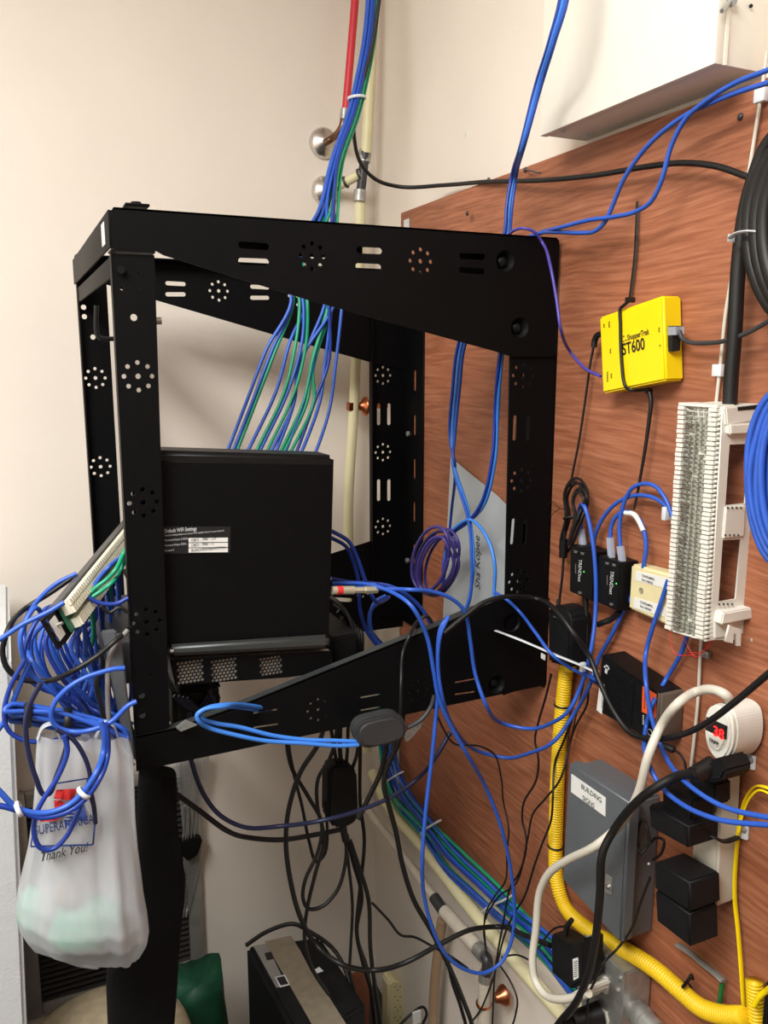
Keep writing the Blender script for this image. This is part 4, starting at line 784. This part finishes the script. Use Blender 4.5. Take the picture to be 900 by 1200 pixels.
# thin black wires in front of the lower plywood
for lab, s, r in (
 ('thin black wire dropping from the big blue loop past the lower plywood', 'y1.02 512,838 520,855 533,872 560,874 580,885 587,910 x-.05 590,940 596,970 594,1000 593,1030 580,1050 568,1075 570,1120', .0015),
 ('black wire from the rear rack corner weaving down the middle plywood', 'x-.03 646,790 640,815 630,850 627,868 631,890 628,915 x-.04 614,940 612,960 617,985 610,1020 598,1040 590,1080 580,1140 577,1200', .0018),
 ('black wire beside the conduit, joining the others lower down', 'x-.02 690,800 688,825 675,850 668,870 x-.04 658,910 640,935 624,955 618,985 605,1035 x-.05 585,1050 567,1085 570,1115 577,1140', .0016),
 ('black wire crossing the conduit and falling to the pipe tee', 'x-.03 672,840 660,870 650,895 x-.045 648,930 646,960 635,990 626,1015 615,1050 600,1075 590,1100 580,1140 565,1180 545,1215', .0017),
 ('thin black wire rising to the white cord by the wall adapter', 'x-.05 664,1085 650,1088 640,1098 632,1110', .0016),
 ('thin black wire ending in a loop near the wall adapter', 'x-.045 588,1122 605,1119 618,1124 626,1130', .0016),
 ('thin black wire hanging right of the copper bell', 'x-.045 585,1130 598,1150 606,1170 604,1190 597,1215', .0017)):
    cable('thin_wire', lab, 'wire', s, r, 'rubber', n=5)
# ---------------------------------------------------------------- cords below the rack
for lab, s, r, mt in (
 ('dark blue cable sagging below the lower rack arm from left to right', 'y1.15 222,835 221,860 222,880 228,905 241,935 260,957 290,970 330,968 y1.1 375,962 420,950 460,933 490,912 y1.05 512,885 528,858', .0035, 'navy'),
 ('black cord sagging from behind the black panel to the hanging power brick', 'y1.2 170,905 203,928 235,951 265,973 y1.25 295,982 330,984 370,978 400,972', .0042, 'rubber'),
 ('long black cord in a wide loop down to the box and across to the right', 'y1.2 384,812 380,850 373,872 352,905 339,945 335,985 340,1030 352,1075 371,1108 y1.15 400,1130 438,1137 y1.1 475,1128 515,1107 550,1090 585,1086 x-.08 615,1096 645,1108', .0042, 'rubber'),
 ('black cord with a small hook below the left of the hanging power brick', 'y1.25 345,812 340,845 338,868 344,905 354,945 362,985 371,1010 381,1000 383,960 380,940', .0028, 'rubber'),
 ('black cord in a narrow loop left of the hanging power brick', 'y1.22 338,815 336,845 336,870 342,900 362,935 377,965 372,1000 358,1030 355,1052 362,1065 378,1062 396,1042 405,1010 406,990', .0034, 'rubber'),
 ('black cord dropping left of the power brick onto the box', 'y1.22 398,815 394,860 386,890 373,912 372,945 380,985 370,1022 360,1065 357,1100 366,1135 385,1165', .0034, 'rubber'),
 ('first black cord falling from the power brick to the floor', 'y1.27 403,975 408,1010 413,1060 411,1110 410,1140 416,1165 420,1215', .0030, 'rubber'),
 ('second black cord falling from the power brick to the floor', 'y1.28 406,978 414,1010 424,1050 418,1090 426,1130 436,1165 440,1215', .0040, 'rubber'),
 ('third black cord falling from the power brick to the floor', 'y1.26 410,985 420,1015 432,1055 434,1110 440,1160 448,1215', .0042, 'rubber'),
 ('fourth black cord falling right of the power brick', 'y1.3 420,800 421,840 422,880 422,940 427,985 421,1050 418,1095 430,1135 437,1180 440,1215', .0036, 'rubber'),
 ('black cord passing behind the grey inline adapter toward the power brick', 'y1.15 456,790 455,835 453,874 446,905 432,935 420,960', .0042, 'rubber'),
 ('black cord falling from the grey inline adapter to the bottom edge', 'y1.1 476,790 472,840 466,872 454,898 450,920 456,945 464,975 472,1015 485,1055 505,1090 525,1130 542,1170 556,1215', .0042, 'rubber'),
 ('thin black cord crossing from the floor cords to the pipe tee', 'y1.25 436,1058 455,1078 470,1096 485,1098 505,1108 y1.2 530,1122 548,1135', .0024, 'rubber'),
 ('black cord falling across the red object below the pipes', 'y1.2 524,1120 530,1150 540,1180 548,1215', .0036, 'rubber')):
    cable('power_cord', lab, 'cord', s, r, mt, n=5)
c = thing('power_brick', 'black inline power brick hanging among the cords below the rack', 'power brick', PY(402, 975, 1.25))
pr('housing', L2('385,903 392,897 412,897 419,906 421,958 414,968 392,972 384,958', 1.235), 1.235, 1.27, 'blackp', c, .005, 3)
for a_, b_, d_ in ((380, 392, 396), (396, 398, 400), (402, 399, 402), (409, 407, 405), (421, 419, 412)): tube('cord', P(f'y1.25 {a_},800 {b_},880 {d_},903'), .0033, 'rubber', c)
tube('strain_relief', P('y1.25 402,965 403,975 405,985'), .0065, 'rubber', c)
# ---------------------------------------------------------------- patch panel swung out at the front of the rack with its leads
A0, B0 = PY(54, 717, 1.0), PY(147, 607, 1.33)
ua = (B0-A0).normalized(); hv = PY(70, 757, 1.0)-PY(50, 724, 1.0); hv = (hv-ua*hv.dot(ua)).normalized(); nv = ua.cross(hv); nv = nv if nv.y < 0 or nv.x > 0 else -nv
if nv.dot(CP-A0) < 0: nv = -nv
PLn = (B0-A0).length
def pl(s, t, d): return A0+ua*s+hv*t+nv*d
def pbox(name, s0, s1, t0, t1, d0, d1, mt, par, bm=None, **k):
    fin = bm is None; bm = bm or bmesh.new(); vs = [bm.verts.new(pl(s, t, d)) for d in (d0, d1) for s, t in ((s0, t0), (s1, t0), (s1, t1), (s0, t1))]
    for f in ((0, 1, 2, 3), (7, 6, 5, 4), (0, 4, 5, 1), (1, 5, 6, 2), (2, 6, 7, 3), (3, 7, 4, 0)): bm.faces.new([vs[i] for i in f])
    if fin: return obj(name, bm, mt, par, **k)
c = thing('patch_panel', 'black patch panel with white punch-down strips, tilted out of the rack front', 'patch panel', A0)
pbox('front_plate', 0, PLn, 0, .044, -.002, .001, 'blackp', c)
pbox('top_fold', .01, PLn, -.001, .001, 0, .012, 'dgray', c)
ear = pbox('ear', -.018, .012, .002, .042, -.002, .002, 'blackp', c); 
pbox('circuit_board', .02, PLn, .004, .040, .003, .006, 'pcb', c)
pbox('strip_base', .024, PLn, .003, .020, .006, .016, 'idcw', c); pbox('strip_base', .030, PLn*.6, .028, .040, .006, .014, 'idcw', c)
bm = bmesh.new()
for k in range(40): s = .026+k*.0074; pbox('', s, s+.005, .0030, .010, .016, .019, '', None, bm); pbox('', s, s+.0045, .0125, .0205, .016, .019, '', None, bm)
for k in range(16): s = .032+k*.0074; pbox('', s, s+.004, .0275, .0395, .014, .017, '', None, bm)
setp(obj('contact_teeth', bm, 'idcw', c), kind='stuff')
l = pbox('ear_label', -.010, .009, .010, .036, .002, .0026, 'label', c)
for k in range(3): rod('ear_hole', pl(-.012, .008+.012*k, .0015), pl(-.012, .008+.012*k, .0025), .003, 'inkb', c, sides=10)
rod('screw', pl(.002, .02, .002), pl(.002, .02, .010), .002, 'steel', c)
for k in range(24): pbox('port', .03+k*.0145, .041+k*.0145, .012, .028, -.006, -.002, 'dark', c)
for lab, q, mt in (('upper green cable punched into the back of the patch panel', 'y1.075 103,698 112,689 125,679 136,667 y1.10 144,650 152,636 160,628', 'green'), ('lower green cable punched into the back of the patch panel', 'y1.07 106,701 118,693 131,683 y1.10 141,669 150,648 162,632', 'green'),
 ('blue cable punched into the middle of the patch panel back', 'y1.085 111,686 118,675 128,664 y1.11 139,655 151,646 165,640', 'blue'), ('blue cable leaving the lower strip of the patch panel to the right', 'y1.06 104,700 112,705 124,708 138,707 150,701 165,697', 'blued')):
    cable('network_cable', lab, 'cable', q, .0029, mt)
G = 'blue patch leads hanging from the patch panel'
for i in range(20):
    s = .03+.0125*i; k = (i*7) % 20; b = 24+k*4.2; e = 92+((i*5) % 12)*4.5
    y0 = 1.0+.26*i/20; lo = 822+(i*3) % 9*4
    p = pl(s, .02, -.010); q = pl(s, .024, -.022-.004*(i % 4))
    pts = [p, q, PY(b+18, 712+(i % 5)*4, y0+.02), PY(b, 745+(i % 4)*6, y0), PY(b+10+(i % 3)*6, 785+(i % 4)*5, y0), PY((b+e)/2+12, 818+(i % 3)*4, y0+.01), PY(e, lo+15, 1.06+.05*(i % 3)), PY(e+22, lo+26+(i % 3)*8, 1.12+.03*(i % 3))]
    cable('patch_lead', 'blue patch lead hanging from the patch panel in the tangle left of the rack', 'cable', pts, .0029, ('blue', 'blued', 'blue', 'blued', 'blue')[i % 5], G, n=5)
G = 'blue cables falling straight below the patch panel'
for i in range(12):
    u = 84+i*4.5; pts = [pl(.05+.018*i, .036, .004), PY(u+10+(i*5) % 9-4, 735+(i*7) % 11, 1.06+.015*i), PY(u+6+(i % 3)*5, 775, 1.06+.014*i), PY(u-4+(i % 4)*8, 815, 1.07+.012*i), PY(u+4+(i % 5)*5, 850, 1.08+.01*i), PY(min(138, u+18+(i % 3)*6), 868+(i % 4)*5, 1.10)]
    if i in (3, 8): cable('network_cable', 'green cable falling among the blue ones below the patch panel', 'cable', pts, .0028, 'green', 'green cables below the patch panel', n=5)
    else: cable('network_cable', 'blue cable falling straight down below the patch panel', 'cable', pts, .0029, ('blued', 'blue', 'blued')[i % 3], G, n=5)
for lab, s, r, mt in (
 ('blue cable running from the panel ear out past the left edge', 'y.97 -90,770 -25,760 0,749 26,732 57,717 75,706', .0030, 'blue'),
 ('black cord in a large oval loop around the left cable tangle', 'y1.1 86,676 60,694 30,713 y1.02 10,737 3,762 9,784 26,796 55,798 y.99 86,786 115,768 135,751 y1.02 152,736', .0034, 'rubber'),
 ('blue cable arching over the black loop behind the panel', 'y1.1 90,672 66,684 46,702 31,724 28,748 y1.06 38,775 56,797 70,820 88,846', .0030, 'blue'),
 ('mid blue cable with booted plug curling below the panel to the rack', 'y.97 146,783 133,784 118,788 100,794 80,806 65,822 60,838 66,851 82,857 y.96 105,856 130,846 150,827 160,822', .0031, 'blue'),
 ('blue cable hanging far left and crossing the white cabinet edge', 'y.99 35,775 22,805 12,830 2,850 -15,868 -60,890', .0030, 'blue'),
 ('blue cable hanging in a wide sag under the tied hank', 'y.985 30,772 12,805 5,835 10,856 30,868 60,868 90,861 120,850', .0028, 'blued'),
 ('dark cable hanging to a point in front of the plastic bag', 'y.93 48,800 34,828 30,855 34,885 42,912 51,931 58,930 66,910 75,885 78,868 72,858', .0029, 'navy'),
 ('blue cable looping down over the bag print', 'y.92 75,862 79,880 68,910 52,935 42,955 40,978 48,994 62,995 78,980 90,955 100,930', .0029, 'blued'),
 ('dark blue cable curving down the middle of the bag', 'y.925 66,855 85,866 98,885 105,905 106,925 110,945 112,965', .0026, 'navy'),
 ('upper of two blue cables sweeping from the left edge across the bag', 'y.905 -60,860 -15,912 2,930 20,947 50,953 78,945 98,928 113,905 y.93 121,882 122,860 118,845', .0033, 'blue'),
 ('lower of two blue cables sweeping from the left edge across the bag', 'y.905 -70,930 -15,942 4,945 22,950 50,958 80,951 102,934 118,910 y.93 126,885 126,862 124,848', .0033, 'blued'),
 ('grey cable hanging in front of the rack corner beside the tangle', 'y1.0 150,738 138,752 128,772 126,800 127,840 130,868 132,880', .0030, 'gray'),
 ('black strap hanging beside the rack corner over the bag', 'y1.0 118,785 113,800 118,825 124,850 133,868 145,885 156,897', .0030, 'rubber'),
 ('black lead at the top of the oval tangle beside the panel ear', 'y1.0 118,710 128,718 140,712 150,718', .0022, 'rubber')):
    cable('tangled_cable', lab, 'cable', s, r, mt, n=5)
for w, (u, v) in (('left', (22, 948)), ('right', (98, 929))):
    t_ = ring('cable_tie', PY(u, v, .905), (1, 0, .3 if w == 'left' else .9), .0075, .0016, 'nylon', None, sq=1.8); setp(t_, f'small white tie, the {w} one on the cables sweeping over the bag', 'cable tie')
c = thing('cable_hank', 'tied horizontal hank of blue cable above the plastic bag', 'cable', PY(60, 850, .98))
pts = []
for k in range(6):
    w = k-2.5; yy = .975+.006*k
    J = lambda a=3.5: random.uniform(-a, a)
    pts += [PY(150+J(), 868+w, yy), PY(110, 853+3*w+J(), yy+J()*.001), PY(70, 846+3.4*w+J(), yy+J()*.001), PY(30, 840+3*w+J(), yy+J()*.001), PY(10+J(6), 838+2*w, yy), PY(14+J(5), 828+w, yy+.006), PY(40, 833+2.5*w+J(), yy+.012), PY(80, 839+2.5*w+J(), yy+.012), PY(115, 847+2.5*w+J(), yy+.01), PY(146+J(), 856+w, yy+.008)]
tube('strands', pts, .0030, 'blue', c, n=4)
for u, v in ((32, 838), (78, 845)): a = PY(u, v, .985); ring('strap', a, (1, 0, -.15), .0135, .0018, 'rubber', c, sq=3)
# rack device faces poking out at the front, behind the tangle
c = thing('rack_switch', 'dark grey rack switch face with sockets behind the blue tangle', 'switch', (-.66, 1.3, 1.24))
box('chassis', (-.668, 1.07, 1.205), (-.60, 1.30, 1.262), 'dgray', c)
for k in range(9): box('socket', (-.672, 1.085+k*.024, 1.222), (-.667, 1.101+k*.024, 1.238), 'plug' if k % 2 else 'dark', c, 0)
c = thing('rack_bezel', 'grey bezel of a rack device standing out below the patch panel', 'bezel', (-.66, 1.1, 1.12))
pr('face', L2('124,762 141,742 158,880 156,897 146,872', 1.053), 1.053, 1.062, 'nema', c, .002); pr('side_trim', L2('118,740 136,738 140,758 126,768', 1.040), 1.040, 1.046, 'nema', c, .002)
c = thing('cable_pouch', 'dark plastic pouch of cables hanging under the vented unit', 'pouch', PY(232, 855, 1.3))
pr('pouch', L2('203,806 258,800 262,812 258,835 246,850 214,866 204,860', 1.2), 1.2, 1.34, 'blackp', c, .012, 3); 
for k in range(4): tube('cable_loop', P(f'y{1.195-.003*k} {204+5*k},{815+k} {222+7*k},{830+2*k} {236+5*k},{826} {248-k},{808+k}'), .003, 'navy', c)
pr('white_tape', L2('206,853 218,844 232,850 212,858', 1.03), 1.03, 1.034, 'film', c, .001)
t_ = pr('clear_tape', L2('474,862 488,848 498,842 494,852 482,866 476,870', 1.06), 1.06, 1.064, 'film', None, .001); setp(t_, 'scrap of clear tape behind the grey inline adapter', 'tape')
# ---------------------------------------------------------------- plastic bag
BYC = .975
rows = [(862, 44, 150), (885, 42, 156), (920, 41, 157), (955, 38, 158), (990, 33, 161), (1020, 26, 165), (1045, 20, 168), (1066, 18, 172), (1085, 22, 174), (1100, 32, 172), (1112, 60, 166), (1117, 90, 163)]
def bdepth(t): return .012+.05*max(0, min(1, (t-.25)/.5))**1.2*(1 if t < .85 else max(.25, 1-(t-.85)*4.5))
RW = []
for i, (v, l, r) in enumerate(rows):
    RW.append((PY(l, v, BYC), PY(r, v, BYC), bdepth((v-862)/255)))
def wr(s, z): return .0045*math.sin(s*15+z*10)*math.sin(z*7+s*3)+.0022*math.sin(s*34+z*9)+.0012*math.sin(s*61-z*17)
def bfront(x, z):
    for (a, b, d), (a2, b2, d2) in zip(RW, RW[1:]):
        za, zb_ = (a.z+b.z)/2, (a2.z+b2.z)/2
        if zb_ <= z <= za+1e-6 or (a, b, d) == RW[0] and z > za:
            f = (za-z)/(za-zb_); l = a.lerp(a2, f); r = b.lerp(b2, f); dd = d+(d2-d)*f; s = max(-.999, min(.999, 2*(x-l.x)/(r.x-l.x)-1))
            return BYC-dd*(1-abs(s)**2.6)**.5+wr(s, z)
    return BYC-.02
bm = bmesh.new(); nS, nT = 40, 60; grid = []
for j in range(nT+1):
    f = j/nT*(len(RW)-1); i = min(len(RW)-2, int(f)); f -= i
    a, b, d = RW[i]; a2, b2, d2 = RW[i+1]; l, r, dd = a.lerp(a2, f), b.lerp(b2, f), d+(d2-d)*f; ringv = []
    for k in range(nS):
        t = 2*math.pi*k/nS; s = math.cos(t); x = (l.x+r.x)/2+s*(r.x-l.x)/2; z = l.z+(r.z-l.z)*(s+1)/2
        y = BYC+math.copysign(dd*(1-min(1, abs(s))**2.6)**.5, -math.sin(t)) ; ringv.append(bm.verts.new((x, y+wr(s, z), z)))
    grid.append(ringv)
for j in range(nT):
    for k in range(nS): bm.faces.new((grid[j][k], grid[j][(k+1) % nS], grid[j+1][(k+1) % nS], grid[j+1][k]))
bm.faces.new(grid[-1])
c = thing('plastic_bag', 'translucent white plastic shopping bag with red and blue print, hanging left of the rack', 'bag', PY(95, 1117, BYC))
obj('film', bm, 'bag', c, smooth=180)
for s in ('44,866 50,852 62,848 70,864', '112,864 122,846 132,850 140,868'): tube('handle', P('y.975 '+s), .004, 'bag', c, flat=(.0015, .006), up=(0, 1, 0))
def onbag(p, off=.009): 
    r = Vector(p)-CP
    q = Vector(p)
    for _ in range(4): y = bfront(q.x, q.z)-off; q = CP+r*((y-CP.y)/r.y)
    return q
def bagpoly(name, s, mt, off=.006, sub=6):
    bm = bmesh.new(); pp = [tuple(map(float, t.split(','))) for t in s.split()]; vs = []
    for (a, b), (a2, b2) in zip(pp, pp[1:]+pp[:1]):
        for k in range(sub): vs.append(bm.verts.new(onbag(PY(a+(a2-a)*k/sub, b+(b2-b)*k/sub, .93), off)))
    es = [bm.edges.new((vs[i], vs[(i+1) % len(vs)])) for i in range(len(vs))]
    bmesh.ops.triangle_fill(bm, edges=es, use_beauty=True); return obj(name, bm, mt, c, smooth=180)
def bagline(name, s, mt, w=1.3):
    pp = [tuple(map(float, t.split(','))) for t in s.split()]
    bm = bmesh.new(); 
    for (a, b), (a2, b2) in zip(pp, pp[1:]):
        L = math.hypot(a2-a, b2-b); nx, ny = -(b2-b)/L*w/2, (a2-a)/L*w/2; pv = None
        for k in range(7):
            u, v = a+(a2-a)*k/6, b+(b2-b)*k/6; q = (bm.verts.new(onbag(PY(u+nx, v+ny, .93))), bm.verts.new(onbag(PY(u-nx, v-ny, .93))))
            if pv: bm.faces.new((pv[0], pv[1], q[1], q[0]))
            pv = q
    return obj(name, bm, mt, c)
bagline('print_frame', '36,992 109,990 112,956 105,935 102,912', 'inkb', 2.2); bagline('print_frame', '36,992 41,957 52,934', 'inkb', 1.5); bagline('print_frame', '67,918 104,912', 'inkb', 1.8)
bagpoly('red_print', '66,925.5 91,924 86,937 78,938 73,937 63,936', 'inkr'); bagpoly('red_print', '63,938 72,938 77,942 70,959 66,962 47,963 51,955 61,954 64,947', 'inkr')
bagpoly('blue_print', '88,938 97,936 103,962 93,962 91,953', 'inkb')
for k in range(4): bagpoly('blue_print', f'{82-2.4*k:.1f},{949+4*k} {91+.3*k:.1f},{948.5+4*k} {91+.3*k:.1f},{950.7+4*k} {81-2.4*k:.1f},{951.2+4*k}', 'inkb', sub=3)
text('lettering', 'SUPERAMERICA', PY(41, 979, .93), YR, (0, 0, 1), .0165, 'inkb', c, bold=.006, sx=.545, fn=onbag)
text('lettering', 'Thank You!', PY(46, 1010, .93), YR, (0, 0, 1), .0165, 'ink', c, shear=.35, bold=.004, sx=.66, fn=onbag)
g = bpy.data.meshes.new('t'); bm = bmesh.new()
def blob(name, ctr, rad, mt, amp, lab):
    bm = bmesh.new(); bmesh.ops.create_icosphere(bm, subdivisions=4, radius=1)
    for v in bm.verts:
        n = v.co.copy(); k = 1+amp*(math.sin(n.x*7+n.z*5)*math.sin(n.y*6+n.z*4)+.5*math.sin(n.x*15+n.y*13)*math.sin(n.z*14))
        v.co = Vector((ctr[0]+n.x*rad[0]*k, ctr[1]+n.y*rad[1]*k, ctr[2]+n.z*rad[2]*k))
    o = obj(name, bm, mt, None, smooth=180); return setp(o, *lab)
p = PY(100, 1082, BYC); blob('green_bundle', p, (.044, .036, .030), 'green2', .05, ('pale green bundle at the bottom inside the plastic bag', 'bundle'))
p = PY(38, 1068, BYC); blob('green_bundle', p, (.017, .024, .030), 'green2', .06, ('smaller pale green bundle at the left inside the plastic bag', 'bundle'))
p = PY(80, 1046, BYC); blob('beige_bundle', p, (.019, .020, .013), 'masking', .04, ('beige lump on top of the green bundle inside the bag', 'bundle'))
# ---------------------------------------------------------------- lower left: grille, panel, stool, bin, box
gy = WY; c = thing('louvre_grille', 'aluminium framed louvre grille low on the back wall behind the bag', 'grille', (-.61, gy, .25))
gx0, gx1, gz0, gz1 = PY(27, 1100, gy).x-.005, PY(238, 1120, gy).x, PY(240, 1128, gy).z, PY(35, 925, gy).z
fw = .032
for nm, a, b in (('frame_side', (gx0, gz0), (gx0+fw, gz1)), ('frame_side', (gx1-fw, gz0), (gx1, gz1)), ('frame_rail', (gx0+fw, gz0), (gx1-fw, gz0+fw)), ('frame_rail', (gx0+fw, gz1-fw), (gx1-fw, gz1))):
    box(nm, (a[0], gy-.022, a[1]), (b[0], gy-.001, b[1]), 'alum', c, .004)
box('backing', (gx0+fw, gy-.004, gz0+fw), (gx1-fw, gy-.001, gz1-fw), 'dark', c, 0)
n_ = 34; me0 = None
for k in range(n_):
    z = gz0+fw+.006+(gz1-gz0-2*fw-.012)*k/(n_-1)
    if me0 is None:
        o = box('slat', (gx0+fw, gy-.018, z-.003), (gx1-fw, gy-.006, z), 'slat', c, 0, rot=Matrix.Rotation(.5, 3, 'X')); me0 = o
    else:
        o2 = me0.copy(); COL.objects.link(o2); o2.location = (0, 0, z-(gz0+fw+.006)); o2.parent = c
# tall black padded panel
bm = bmesh.new(); prof = [(905, 163, 206), (960, 160, 207), (1000, 158, 213), (1025, 156, 217), (1050, 152, 216), (1085, 142, 212), (1120, 128, 209), (1150, 124, 208), (1200, 126, 204), (1250, 128, 202)]
L_ = [(PY(l, v, 1.12), PY(r, v, 1.12)) for v, l, r in prof]
def pan():
    rr = []
    for a, b in L_:
        rg = []
        for k in range(20):
            t = 2*math.pi*k/20; s = math.copysign(abs(math.cos(t))**.7, math.cos(t)); q = a.lerp(b, (s+1)/2); q.y += .022*math.copysign(abs(math.sin(t))**.7, math.sin(t)); rg.append(q)
        rr.append(rg)
    ends = [Vector((p.x, p.y, 0.0)) for p in rr[-1]]; rr.append(ends)
    V = [[bm.verts.new(p) for p in rg] for rg in rr]
    for i in range(len(V)-1):
        for k in range(20): bm.faces.new((V[i][k], V[i][(k+1) % 20], V[i+1][(k+1) % 20], V[i+1][k]))
    bm.faces.new(V[0][::-1]); bm.faces.new(V[-1])
    return obj('padded_panel', bm, 'cloth', smooth=60)
setp(pan(), 'tall matte black panel standing under the rack beside the plastic bag', 'panel')
# clear plastic sleeve with binder clip
bm = bmesh.new(); pf = [(880, 205, 246), (915, 207, 242), (950, 212, 236), (985, 215, 236), (1020, 215, 234), (1050, 214, 226), (1075, 212, 219)]
rr = [[bm.verts.new(PY(l+(r-l)*k/6, v, 1.732)+Vector((0, .004*math.sin(k*2+v), 0))) for k in range(7)] for v, l, r in pf]
for i in range(len(rr)-1):
    for k in range(6): bm.faces.new((rr[i][k], rr[i][k+1], rr[i+1][k+1], rr[i+1][k]))
r_ = bmesh.ops.solidify(bm, geom=bm.faces, thickness=.002)
setp(obj('plastic_sleeve', bm, 'film', smooth=180), 'clear grey plastic sleeve hanging behind the black panel', 'sleeve')
c = thing('binder_clip', 'black binder clip with wire handles on the plastic sleeve', 'clip', PY(225, 1005, 1.71))
pr('clip_body', L2('213,989 231,983 238,984 232,1003 221,1010 214,1004', 1.71), 1.71, 1.735, 'blackp', c, .003)
for u in (214, 220, 224): tube('wire_handle', P(f'y1.722 {u},990 {u+1},960 {u+1},945 {u+5},944 {u+5},965 {u+3},988'), .0012, 'steel', c, sides=5)
# white cabinet edge at far left
p0 = PY(13, 772, 1.25); p1 = PY(31, 1200, 1.25); p1 = p0+(p1-p0)*(p0.z/(p0.z-p1.z)); cbx = pr('tall_cabinet', [(p0.x-.55, p0.z), (p0.x, p0.z), (p1.x, .0), (p0.x-.55, .0)], 1.25, 1.70, 'cab', None, .006, 3); setp(cbx, 'white textured cabinet cut off by the left edge', 'cabinet')
# stool
c = thing('round_stool', 'round stool with a worn beige vinyl seat in the lower left corner', 'stool', (-.66, 1.22, 0))
sc_ = PY(118, 1140, 1.19); R_ = .135; cx_, cy_, cz_ = sc_.x+.035, 1.20, sc_.z
sc_ = PY(125, 1200, 1.31); cx_, cy_, cz_ = sc_.x, 1.31, sc_.z-.02
lathe('seat', (cx_, cy_, cz_-.06), (0, 0, 1), [(0, .125), (.01, .135), (.03, .140), (.048, .134), (.058, .120), (.062, .08), (.063, 0)], 'tan', c, 40)
rod('post', (cx_, cy_, .05), (cx_, cy_, cz_-.06), .025, 'steel', c)
for k in range(5):
    a = 2*math.pi*k/5+.3; tube('leg', [Vector((cx_, cy_, .07)), Vector((cx_+.12*math.cos(a), cy_+.12*math.sin(a), .05)), Vector((cx_+.2*math.cos(a), cy_+.2*math.sin(a), .02))], .014, 'blackp', c)
# green plastic bin liner
bm = bmesh.new(); p = PY(232, 1140, 1.50); A = []
for j in range(14):
    f = j/13; rg = []
    for k in range(28):
        t = 2*math.pi*k/28; r = (.052+.012*(1-f))*(1+.06*math.sin(5*t+f*6)+.04*math.sin(11*t-f*9)); rg.append(bm.verts.new((p.x-.005+r*1.05*math.cos(t), p.y+r*math.sin(t), (p.z+.012*math.sin(3*t)*(1 if j == 13 else .3))*f if j else 0)))
    A.append(rg)
for j in range(13):
    for k in range(28): bm.faces.new((A[j][k], A[j][(k+1) % 28], A[j+1][(k+1) % 28], A[j+1][k]))
bm.faces.new(A[0][::-1]); t_ = bm.verts.new((p.x, p.y, p.z-.03))
for k in range(28): bm.faces.new((A[13][k], A[13][(k+1) % 28], t_))
setp(obj('green_bag', bm, 'gbag', smooth=180), 'green plastic bag standing on the floor under the louvre grille', 'bag')
# black battery backup with a strip of masking tape
c = thing('battery_backup', 'black battery backup unit on the floor with masking tape on top', 'battery backup', (-.25, 1.5, 0))
zt = .47
def zz(u, v, z=zt): return on(2, z, u, v)
T4 = [zz(292, 1104), zz(352, 1097), zz(455, 1215), zz(370, 1240)]
T4 = [zz(288, 1107), zz(375, 1096), zz(430, 1178), zz(352, 1225)]
bm = bmesh.new(); vt = [bm.verts.new(p) for p in T4]; vb = [bm.verts.new((p.x, p.y, 0)) for p in T4]
fs = [bm.faces.new(vt), bm.faces.new(vb[::-1])]+[bm.faces.new((vt[i], vb[i], vb[(i+1) % 4], vt[(i+1) % 4])) for i in range(4)]
bmesh.ops.bevel(bm, geom=list({e for q in fs for e in q.edges}), offset=.008, segments=3, affect='EDGES'); obj('housing', bm, 'dusty', c, smooth=40)
def top(name, s, mt, dz, par): 
    pts = [zz(*map(float, t.split(','))) for t in s.split()]; return plate(name, 2, zt+dz, .0008, [(p.x, p.y) for p in pts], [], mt, par)
top('warning_label', '297,1109 312,1106 335,1154 324,1158', 'gray', .0002, c)
top('tape', '310,1104 341,1097 352,1115 365,1140 383,1165 400,1192 415,1215 385,1225 365,1200 345,1165 325,1130', 'masking', .0008, c)
top('label_square', '322,1146 334,1143 340,1155 328,1158', 'wprint', .0011, c); top('label_square', '324,1147 333,1145 338,1154 329,1156', 'ink', .0016, c)
top('label_text', '310,1118 318,1116 321,1124 313,1126', 'ink', .0010, c); top('label_square', '366,1139 374,1134 379,1139 370,1142', 'wprint', .0012, c)
cable('power_cord', 'black cord lying along the back edge of the battery backup', 'cord', [zz(289, 1108)+Vector((0, .006, -.004)), zz(315, 1099)+Vector((0, .012, .006)), zz(345, 1093)+Vector((0, .012, .012)), zz(362, 1100)+Vector((0, .01, .012)), zz(385, 1128)+Vector((.02, .01, .008)), zz(405, 1160)+Vector((.03, .01, -.05))], .0042, 'rubber')
cd_ = box('brown_card', PY(398, 1142, 1.52)-Vector((0, .004, .35)), PY(432, 1135, 1.52)+Vector((0, .004, 0)), 'cardb', None, .001); setp(cd_, 'reddish brown card standing behind the battery backup', 'card')
# white outlet strip standing in the corner
c = thing('outlet_strip', 'cream outlet strip standing upright near the floor by the corner', 'power strip', PY(465, 1210, 1.62))
cxp = PY(466, 1150, 1.6); s0, s1 = PY(452, 1165, 1.6).x, PY(474, 1165, 1.6).x
o = L2('455,1154 461,1149 469,1150 474,1157 477,1220 455,1222', 1.6); pr('housing', o, 1.6, 1.64, 'cream', c, .004, 3)
for k in range(5):
    for du, dv in ((-3, 0), (3, 0), (0, 4)): rod('socket_slot', PY(466+du, 1156+k*12+dv, 1.5995), PY(466+du, 1156+k*12+dv, 1.601), .0016, 'dark', c, sides=8)
rd = box('red_object', PY(541, 1160, 1.45)+Vector((0, 0, -.25)), PY(560, 1156, 1.45)+Vector((0, .03, 0)), 'inkr', None, .006, 3); setp(rd, 'red object mostly hidden behind the white pipe drop at the bottom', 'canister')
cable('power_cord', 'black cord curl with white tag near the outlet strip at the bottom', 'cord', 'y1.4 465,1205 480,1190 495,1180 500,1188 495,1202', .003, 'rubber')
t_ = box('white_tag', PY(484, 1188, 1.39), PY(492, 1196, 1.395), 'label', None, 0); setp(t_, 'small white tag on the cord curl at the bottom', 'tag')
